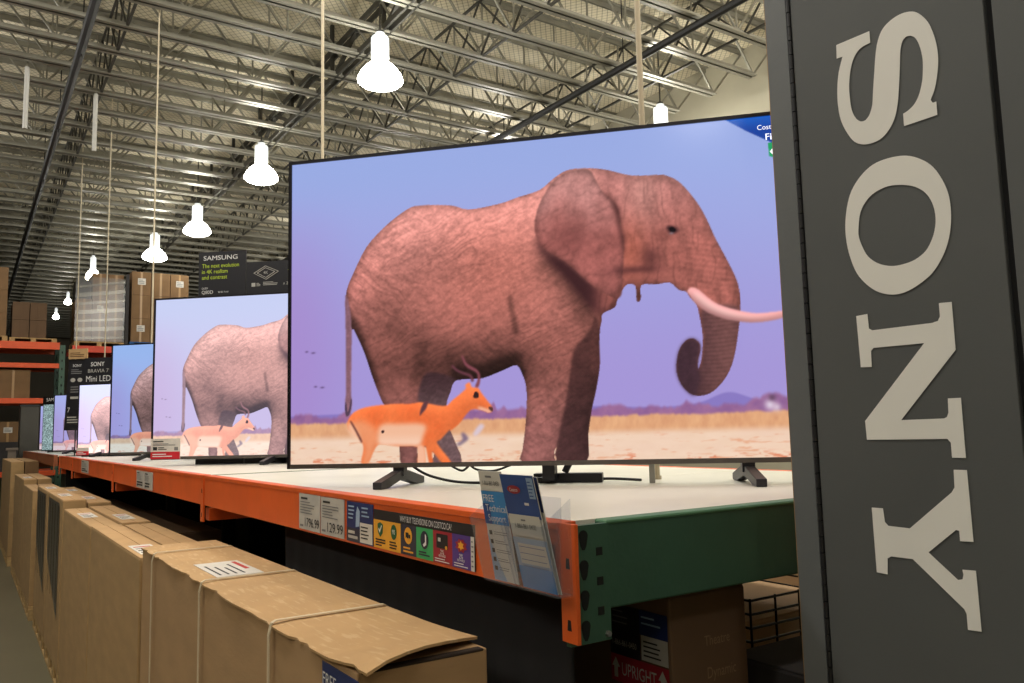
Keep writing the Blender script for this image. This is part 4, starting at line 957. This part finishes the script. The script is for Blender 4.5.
# side skirt of the lid, a faint band
q = MB()
for k, (yy, gap) in enumerate(((.455, 0), (1.06, 0), (1.73, 0))):
    zt_ = H+.0075
    q = MB()
    pts = [(-.010, 0), (-.012, H-.02), (-.006, H+.004), (.004, zt_+.001), (W-.004, zt_+.001), (W+.006, H+.002), (W+.006, 0)]
    for a, b_ in zip(pts, pts[1:]): q.bar((a[0], yy, a[1]), (b_[0], yy+.0, b_[1]), .0025, .011, 'strap', (0, 1, 0))
    q.build('strap', A)
q = MB(); q.box(.045, 1.10, H+.0045, .175, 1.385, H+.0056, 'paper')
for k in range(4): q.box(.060+.022*k, 1.13, H+.0056, .066+.022*k, 1.32-.03*(k % 3), H+.0060, 'ink')
q.box(.150, 1.20, H+.0056, .163, 1.36, H+.0060, 'ink_red'); q.build('sticker', A)
# blue support sticker on the aisle face, near end
q = MB(); zt_ = H-.006
P = Matrix
q.box(-.0014, .012, H-.30, 0, .175, H-.012, 'blue_deep'); q.box(-.002, .10, H-.30, -.0012, .115, H-.14, 'paper_grey')
bs = q.build('support_sticker', A)
for (txt, x, z, h) in (('FREE', .004, .25, .022), ('Technical', .004, .222, .016), ('Support', .004, .198, .016), ('2nd', .112, .215, .026)):
    q = MB(); q.text(txt, x, z, h, 'white_print', 0, 2)
    if txt == 'Support': q.lines(.004, .10, .07, .18, 6, 'white_print', 0, 2, .3)
    o = q.build('lettering', bs); o.location = (-.0020, .172, H-.30); o.rotation_euler = (0, 0, R(-90))

pallet('pallet under the plain paired cartons behind the longest carton', .556, .85, 3.31, 6.10)
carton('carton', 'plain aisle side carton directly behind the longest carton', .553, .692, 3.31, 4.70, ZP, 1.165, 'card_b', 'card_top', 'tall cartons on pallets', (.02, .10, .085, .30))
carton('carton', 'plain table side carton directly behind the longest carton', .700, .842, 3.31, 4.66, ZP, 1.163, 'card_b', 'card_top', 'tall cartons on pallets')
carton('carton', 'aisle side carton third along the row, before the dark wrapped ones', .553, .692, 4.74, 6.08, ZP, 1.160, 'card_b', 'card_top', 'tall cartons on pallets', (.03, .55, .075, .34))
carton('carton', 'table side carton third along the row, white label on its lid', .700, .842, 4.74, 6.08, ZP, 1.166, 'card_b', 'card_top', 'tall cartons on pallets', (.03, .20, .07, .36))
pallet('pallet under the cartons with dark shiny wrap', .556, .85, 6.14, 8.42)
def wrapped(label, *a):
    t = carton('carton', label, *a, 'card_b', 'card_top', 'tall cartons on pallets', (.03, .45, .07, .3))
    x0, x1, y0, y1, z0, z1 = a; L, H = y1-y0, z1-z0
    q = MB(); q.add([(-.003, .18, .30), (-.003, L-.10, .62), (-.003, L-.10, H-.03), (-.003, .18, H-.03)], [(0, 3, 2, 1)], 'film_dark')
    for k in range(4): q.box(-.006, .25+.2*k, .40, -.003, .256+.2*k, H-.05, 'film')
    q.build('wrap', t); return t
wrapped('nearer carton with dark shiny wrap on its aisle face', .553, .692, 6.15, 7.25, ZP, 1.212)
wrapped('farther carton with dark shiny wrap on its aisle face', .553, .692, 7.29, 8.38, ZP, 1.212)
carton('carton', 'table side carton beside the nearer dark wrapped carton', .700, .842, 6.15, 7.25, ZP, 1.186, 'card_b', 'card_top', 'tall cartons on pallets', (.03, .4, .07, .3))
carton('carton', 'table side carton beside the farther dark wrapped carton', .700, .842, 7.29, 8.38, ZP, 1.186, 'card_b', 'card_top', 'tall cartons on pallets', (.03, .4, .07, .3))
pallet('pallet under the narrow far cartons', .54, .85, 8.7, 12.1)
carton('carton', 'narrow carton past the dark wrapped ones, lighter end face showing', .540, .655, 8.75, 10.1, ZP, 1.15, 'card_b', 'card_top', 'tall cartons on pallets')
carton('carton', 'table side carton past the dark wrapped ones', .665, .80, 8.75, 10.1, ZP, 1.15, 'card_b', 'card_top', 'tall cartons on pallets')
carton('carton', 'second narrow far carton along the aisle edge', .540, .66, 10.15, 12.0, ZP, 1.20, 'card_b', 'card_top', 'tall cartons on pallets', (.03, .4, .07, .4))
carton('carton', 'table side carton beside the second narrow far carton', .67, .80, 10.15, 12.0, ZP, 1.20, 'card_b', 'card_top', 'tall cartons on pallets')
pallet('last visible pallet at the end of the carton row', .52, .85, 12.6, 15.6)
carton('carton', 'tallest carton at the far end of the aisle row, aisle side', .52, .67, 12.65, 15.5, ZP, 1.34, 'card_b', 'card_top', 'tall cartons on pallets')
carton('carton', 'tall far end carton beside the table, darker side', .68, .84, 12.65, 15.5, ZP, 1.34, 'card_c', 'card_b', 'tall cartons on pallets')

# ------------------------------------------------------------------ under the table
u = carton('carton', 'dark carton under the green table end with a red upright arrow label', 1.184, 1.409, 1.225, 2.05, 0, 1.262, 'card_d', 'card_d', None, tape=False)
q = MB()   # label on the face towards the aisle: local x towards the camera
q.rect(.0, 1.172, .094, 1.222, 'black_print'); q.rect(.094, 1.172, .176, 1.222, 'blue_deep'); q.rect(.0, 1.118, .094, 1.172, 'black_print'); q.rect(.098, 1.122, .176, 1.172, 'paper_grey', 0, 2)
q.lines(.105, 1.128, .165, 1.165, 4, 'ink', 0, 3, .35, 3); q.lines(.01, 1.18, .06, 1.215, 3, 'ink_grey', 0, 2, .25); q.text('1-866-861-0450', .008, 1.138, .012, 'paper_grey', 0, 2, w=.075); q.lines(.1, 1.19, .16, 1.215, 2, 'blue_pale', 0, 2, .3)
q.rect(.0, 1.062, .176, 1.118, 'print_red', 0, 1)
q.text('UPRIGHT', .035, 1.078, .026, 'paper_grey', 0, 2, w=.105)
for ax in (.016, .158):
    q.flat([(ax-.006, 1.070), (ax+.006, 1.070), (ax+.006, 1.092), (ax+.013, 1.092), (ax, 1.112), (ax-.013, 1.092), (ax-.006, 1.092)], 'paper_grey', 0, 2)
q.text('Dynamic', -.02, .995, .034, 'card_ink', 0, 1, w=.15)
lb = q.build('printed_label', u); lb.location = (-.001, .182, 0); lb.rotation_euler = (0, 0, R(-90))
q = MB(); q.text('Theatre', .095, 1.15, .020, 'card_dim', 0, 1, w=.075); q.build('lettering', u)
q = MB(); q.text('Dynamic', .10, 1.085, .022, 'card_dim', 0, 1, w=.085); q.build('lettering', u)
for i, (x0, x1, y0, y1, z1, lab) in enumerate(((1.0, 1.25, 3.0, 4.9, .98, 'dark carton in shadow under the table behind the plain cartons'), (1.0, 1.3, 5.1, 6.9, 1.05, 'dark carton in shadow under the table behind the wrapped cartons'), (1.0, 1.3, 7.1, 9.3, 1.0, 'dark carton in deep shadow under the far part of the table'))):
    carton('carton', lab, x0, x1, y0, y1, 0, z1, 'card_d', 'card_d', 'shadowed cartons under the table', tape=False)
bx_ = carton('carton', 'black carton in shadow under the table near the kiosk', 1.46, 2.2, 1.03, 1.33, 0, 1.085, 'dark_goods', 'dark_goods', None, tape=False)
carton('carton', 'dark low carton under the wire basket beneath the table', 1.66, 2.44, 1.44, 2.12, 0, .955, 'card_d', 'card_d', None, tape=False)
ws = thing('wire_basket', 'dark wire basket with a pale carton inside under the table beside the kiosk', 'basket', (1.72, 1.48, .957))
q = MB()
for k in range(6): q.tube([(0, 0, .01+.035*k), (.70, 0, .01+.035*k), (.70, .6, .01+.035*k), (0, .6, .01+.035*k), (0, 0, .01+.035*k)], .0035, 'wire', 6)
for k in range(8): q.tube([(.1*k, 0, .005), (.1*k, 0, .19)], .0035, 'wire', 6)
for k in range(9): q.tube([(0, .075*k, .006), (.70, .075*k, .006)], .003, 'wire', 6)
q.tube([(.25, -.004, .01), (.36, -.006, .10), (.39, -.004, .19)], .006, 'wire', 6); q.build('wire_frame', ws)
carton('carton', 'pale flat carton inside the dark wire basket', 1.80, 2.36, 1.60, 2.0, .966, 1.05, 'card', 'card', None, tape=False)
# ------------------------------------------------------------------ pallet racks across the far end
def rack(label, x0, x1, y, levels, m_, D=1.05, left=True, right=True, top=3.455):
    t = thing('pallet_rack', label, 'pallet rack', (x0, y, 0), 0)
    W = x1-x0
    for s_, on in ((0, left), (W, right)):
        if not on: continue
        q = MB()
        for yy in (0, D-.08): 
            q.box(s_-.05, yy, 0, s_+.05, yy+.08, top, 'green')
            for k in range(20): q.box(s_-.012, yy-.002, .25+.16*k, s_+.012, yy, .29+.16*k, 'hole')
        for k in range(6): q.bar((s_, .08, .2+.55*k), (s_, D-.08, .6+.55*k), .03, .03, 'green')
        q.build('upright_frame', t)
    for (z, h) in levels:
        for yy in (-.03, D-.02):
            q = MB(); q.box(.05, yy, z-h, W-.05, yy+.05, z, m_); q.build('beam', t, bevel=.004)
        q = MB(); q.box(.05, .03, z-.045, W-.05, D-.03, z-.02, 'wire'); q.build('deck', t)
    return t
rack('orange beamed pallet rack across the far end of the aisle at left', -1.25, 1.52, 18, [(1.05, .1), (2.42, .10), (3.09, .09), (3.50, .14)], 'rack_orange')
rack('red orange beamed pallet rack behind the pink screen sign, carrying wrapped cartons', 1.64, 4.5, 18.05, [(1.3, .1), (2.3, .1), (3.46, .13)], 'rack_red', left=False)
def box_at(label, x0, x1, y0, y1, z0, z1, m_='card_c', grp='cartons stored on the far racks', name='carton', cat=None, lab2=False):
    t = thing(name, label, cat or name, (x0, y0, z0), 0, grp)
    W, L, H = x1-x0, y1-y0, z1-z0
    q = MB(); q.box(0, 0, 0, W, L, H, m_); q.box(W/2-.02, -.002, 0, W/2+.02, 0, H, 'tape' if m_ in ('card_c', 'card_b', 'card') else m_); q.build('body', t, bevel=.008)
    if lab2: 
        q = MB(); q.rect(W*.3, H*.45, W*.72, H*.72, 'paper', -.003); q.lines(W*.34, H*.48, W*.68, H*.68, 3, 'ink_grey', -.003, 2); q.build('label', t)
    return t
def grid(lab, x0, x1, y0, z0, z1, nx, nz, m_, l2=lambda i, k: False):
    for k in range(nz):
        for i in range(nx):
            a = x0+(x1-x0)*i/nx; z = z0+(z1-z0)*k/nz; row = ['bottom', 'second', 'third', 'fourth'][k] if k < nz-1 or nz == 1 else 'top'
            col = ['left', 'middle', 'right'] if nx == 3 else ['left', 'right'] if nx == 2 else ['']
            box_at(f'{lab}, {col[i]} carton of the {row} layer'.replace(',  carton', ', carton'), a+.006, x0+(x1-x0)*(i+1)/nx-.006, y0, y0+.8, z, z+(z1-z0)/nz-.004, m_, lab2=l2(i, k))
    return None
ZR, ZR2 = 3.50, 3.46
pallet('wooden pallet on the far left rack under the pale tan stack', -.4, .60, 18.02, 18.95, .1, 'wood', 'pallets on the far racks', z=ZR)
grid('pale tan stack on the far left rack', -.35, .58, 18.05, ZR+.1, 4.92, 2, 3, 'card_c')
pallet('wooden pallet on the far left rack under the dark brown stack', .63, 1.42, 18.02, 18.95, .08, 'wood', 'pallets on the far racks', z=ZR)
grid('dark brown stack on the far left rack', .66, 1.24, 18.05, ZR+.08, 4.27, 2, 2, 'card_d')
pallet('wooden pallet on the right rack under the film wrapped stack', 1.72, 2.62, 18.05, 19.0, .09, 'wood', 'pallets on the far racks', z=ZR2)
grid('film wrapped stack above the pink screen sign', 1.74, 2.60, 18.12, ZR2+.09, 4.42, 3, 2, 'card_c', lambda i, k: i == 1 and k == 1)
grid('narrow upper tier of the film wrapped stack', 2.02, 2.60, 18.12, 4.42, 4.95, 2, 1, 'card_c')
box_at('black box on the top left of the film wrapped stack', 1.74, 2.0, 18.15, 18.8, 4.42, 4.80, 'dark_goods')
wf = MB(); wf.box(0, 0, 0, .90, .86, 1.30, 'film')
for k in range(7): 
    a = k*.19; wf.bar((0, -.004, a*.9+.05), (.9, -.004, a+.1), .004, .05+.03*(k % 2), 'film', (0, 0, 1))
tag(wf.build('stretch_wrap', loc=(1.72, 18.09, ZR2+.10)), 'cloudy stretch film wrapped around the cartons above the pink screen sign', 'film')
q = MB(); q.box(0, 0, 0, .06, .06, 1.5, 'dark_goods'); tag(q.build('corner_post', loc=(2.63, 18.06, ZR2)), 'dark upright corner post between the two stacks on the right rack', 'post')
pallet('blue pallet on the right rack under the stack with white labels', 2.72, 3.9, 18.05, 19.0, .12, 'pallet_blue', 'pallets on the far racks', z=ZR2)
grid('brown stack with white labels on the blue pallet', 2.74, 3.86, 18.1, ZR2+.12, 5.05, 3, 3, 'card_c', lambda i, k: (i+k) % 2 == 0)
# goods between the beams
for (x0, x1, z0, z1, m_, lab) in ((-.3, .42, 2.42, 2.92, 'card_d', 'brown carton on the middle shelf of the left rack, aisle edge'), (.45, 1.0, 2.42, 2.96, 'card_c', 'brown carton on the middle shelf of the left rack beside the green upright'),
                                   (-.2, .40, 1.05, 1.6, 'dark_goods', 'dark box low on the left rack behind the grey kiosk'), (.50, .84, 1.75, 2.05, 'card_c', 'small brown carton with a white label on the left rack below the red orange beam'),
                                   (1.75, 2.35, 2.3, 2.95, 'dark_goods', 'dark box on the right rack behind the tall black banner'), (2.4, 3.1, 2.3, 3.0, 'card_d', 'brown carton on the right rack behind the pink screen sign'), (3.15, 3.8, 2.3, 2.9, 'card_c', 'brown carton on the right rack behind the third screen')):
    base = z0 if z0 != 1.75 else 1.602
    if z0 == 1.75: box_at('flat dark box under the small labelled carton on the left rack', .45, .95, 18.05, 18.8, 1.05, 1.60, 'dark_goods')
    box_at(lab, x0, x1, 18.08, 18.8, base, z1 if z0 != 1.75 else 1.98, m_, lab2=(z0 == 1.75))
for i, (x, z, m_) in enumerate(((1.80, 2.955, 'white_goods'), (2.05, 2.955, 'red_goods'), (2.5, 3.005, 'red_goods'), (2.75, 3.005, 'white_goods'))):
    q = MB(); q.prism([(0, 0), (.2, 0), (.19, .13), (.10, .17), (.01, .13)], 'y', 0, .3, m_); o = q.build('goods_bag', loc=(x, 18.1, z), bevel=.02)
    tag(o, ('white', 'red', 'red', 'white')[i]+(' bag on the dark box behind the tall black banner' if i < 2 else ' bag on the brown carton behind the pink screen sign'), 'bag')
# dark grey cabinet and post at the far table end
g = thing('display_kiosk', 'plain dark grey kiosk standing at the far end of the table', 'kiosk', (.80, 16.75, 0))
q = MB(); q.box(0, 0, 0, .29, .4, 2.22, 'girder'); q.build('cabinet', g, bevel=.01); q = MB(); q.box(-.01, -.01, 2.22, .30, .41, 2.25, 'pipe_black'); q.build('top_cap', g)
q = MB(); q.box(0, 0, 0, .12, .12, 1.46, 'beige_post'); q.box(-.03, -.03, 1.46, .15, .15, 1.50, 'beige_post'); tag(q.build('bollard', loc=(.62, 16.3, 0)), 'beige brown bollard beside the plain dark grey kiosk', 'bollard')
# farther rows beyond the first racks, so the view between the stacks ends on stock and not on bare floor
for i, (x, y, w_, h_, m_) in enumerate(((-2.2, 27, 2.2, 4.4, 'card_d'), (4.8, 24, 2.4, 5.0, 'card_c'), (4.4, 30, 2.5, 4.6, 'card_d'))):
    box_at(('tall shaded stock stack far behind the left rack', 'tall brown stock stack behind the second screen sign', 'shaded stock stack far back in the hall')[i], x, x+w_, y, y+1.2, 0, h_, m_, 'stock stacks deep in the hall', 'stock_stack', 'stack')
# other aisle beyond the table: a pale carton stack
pallet('pallet in the aisle beyond the table', 3.3, 4.3, 2.0, 4.2, .12, 'wood')
carton('carton', 'pale carton on a pallet in the aisle beyond the table', 3.32, 4.25, 2.05, 4.1, .12, 1.0, 'card', 'card_top')
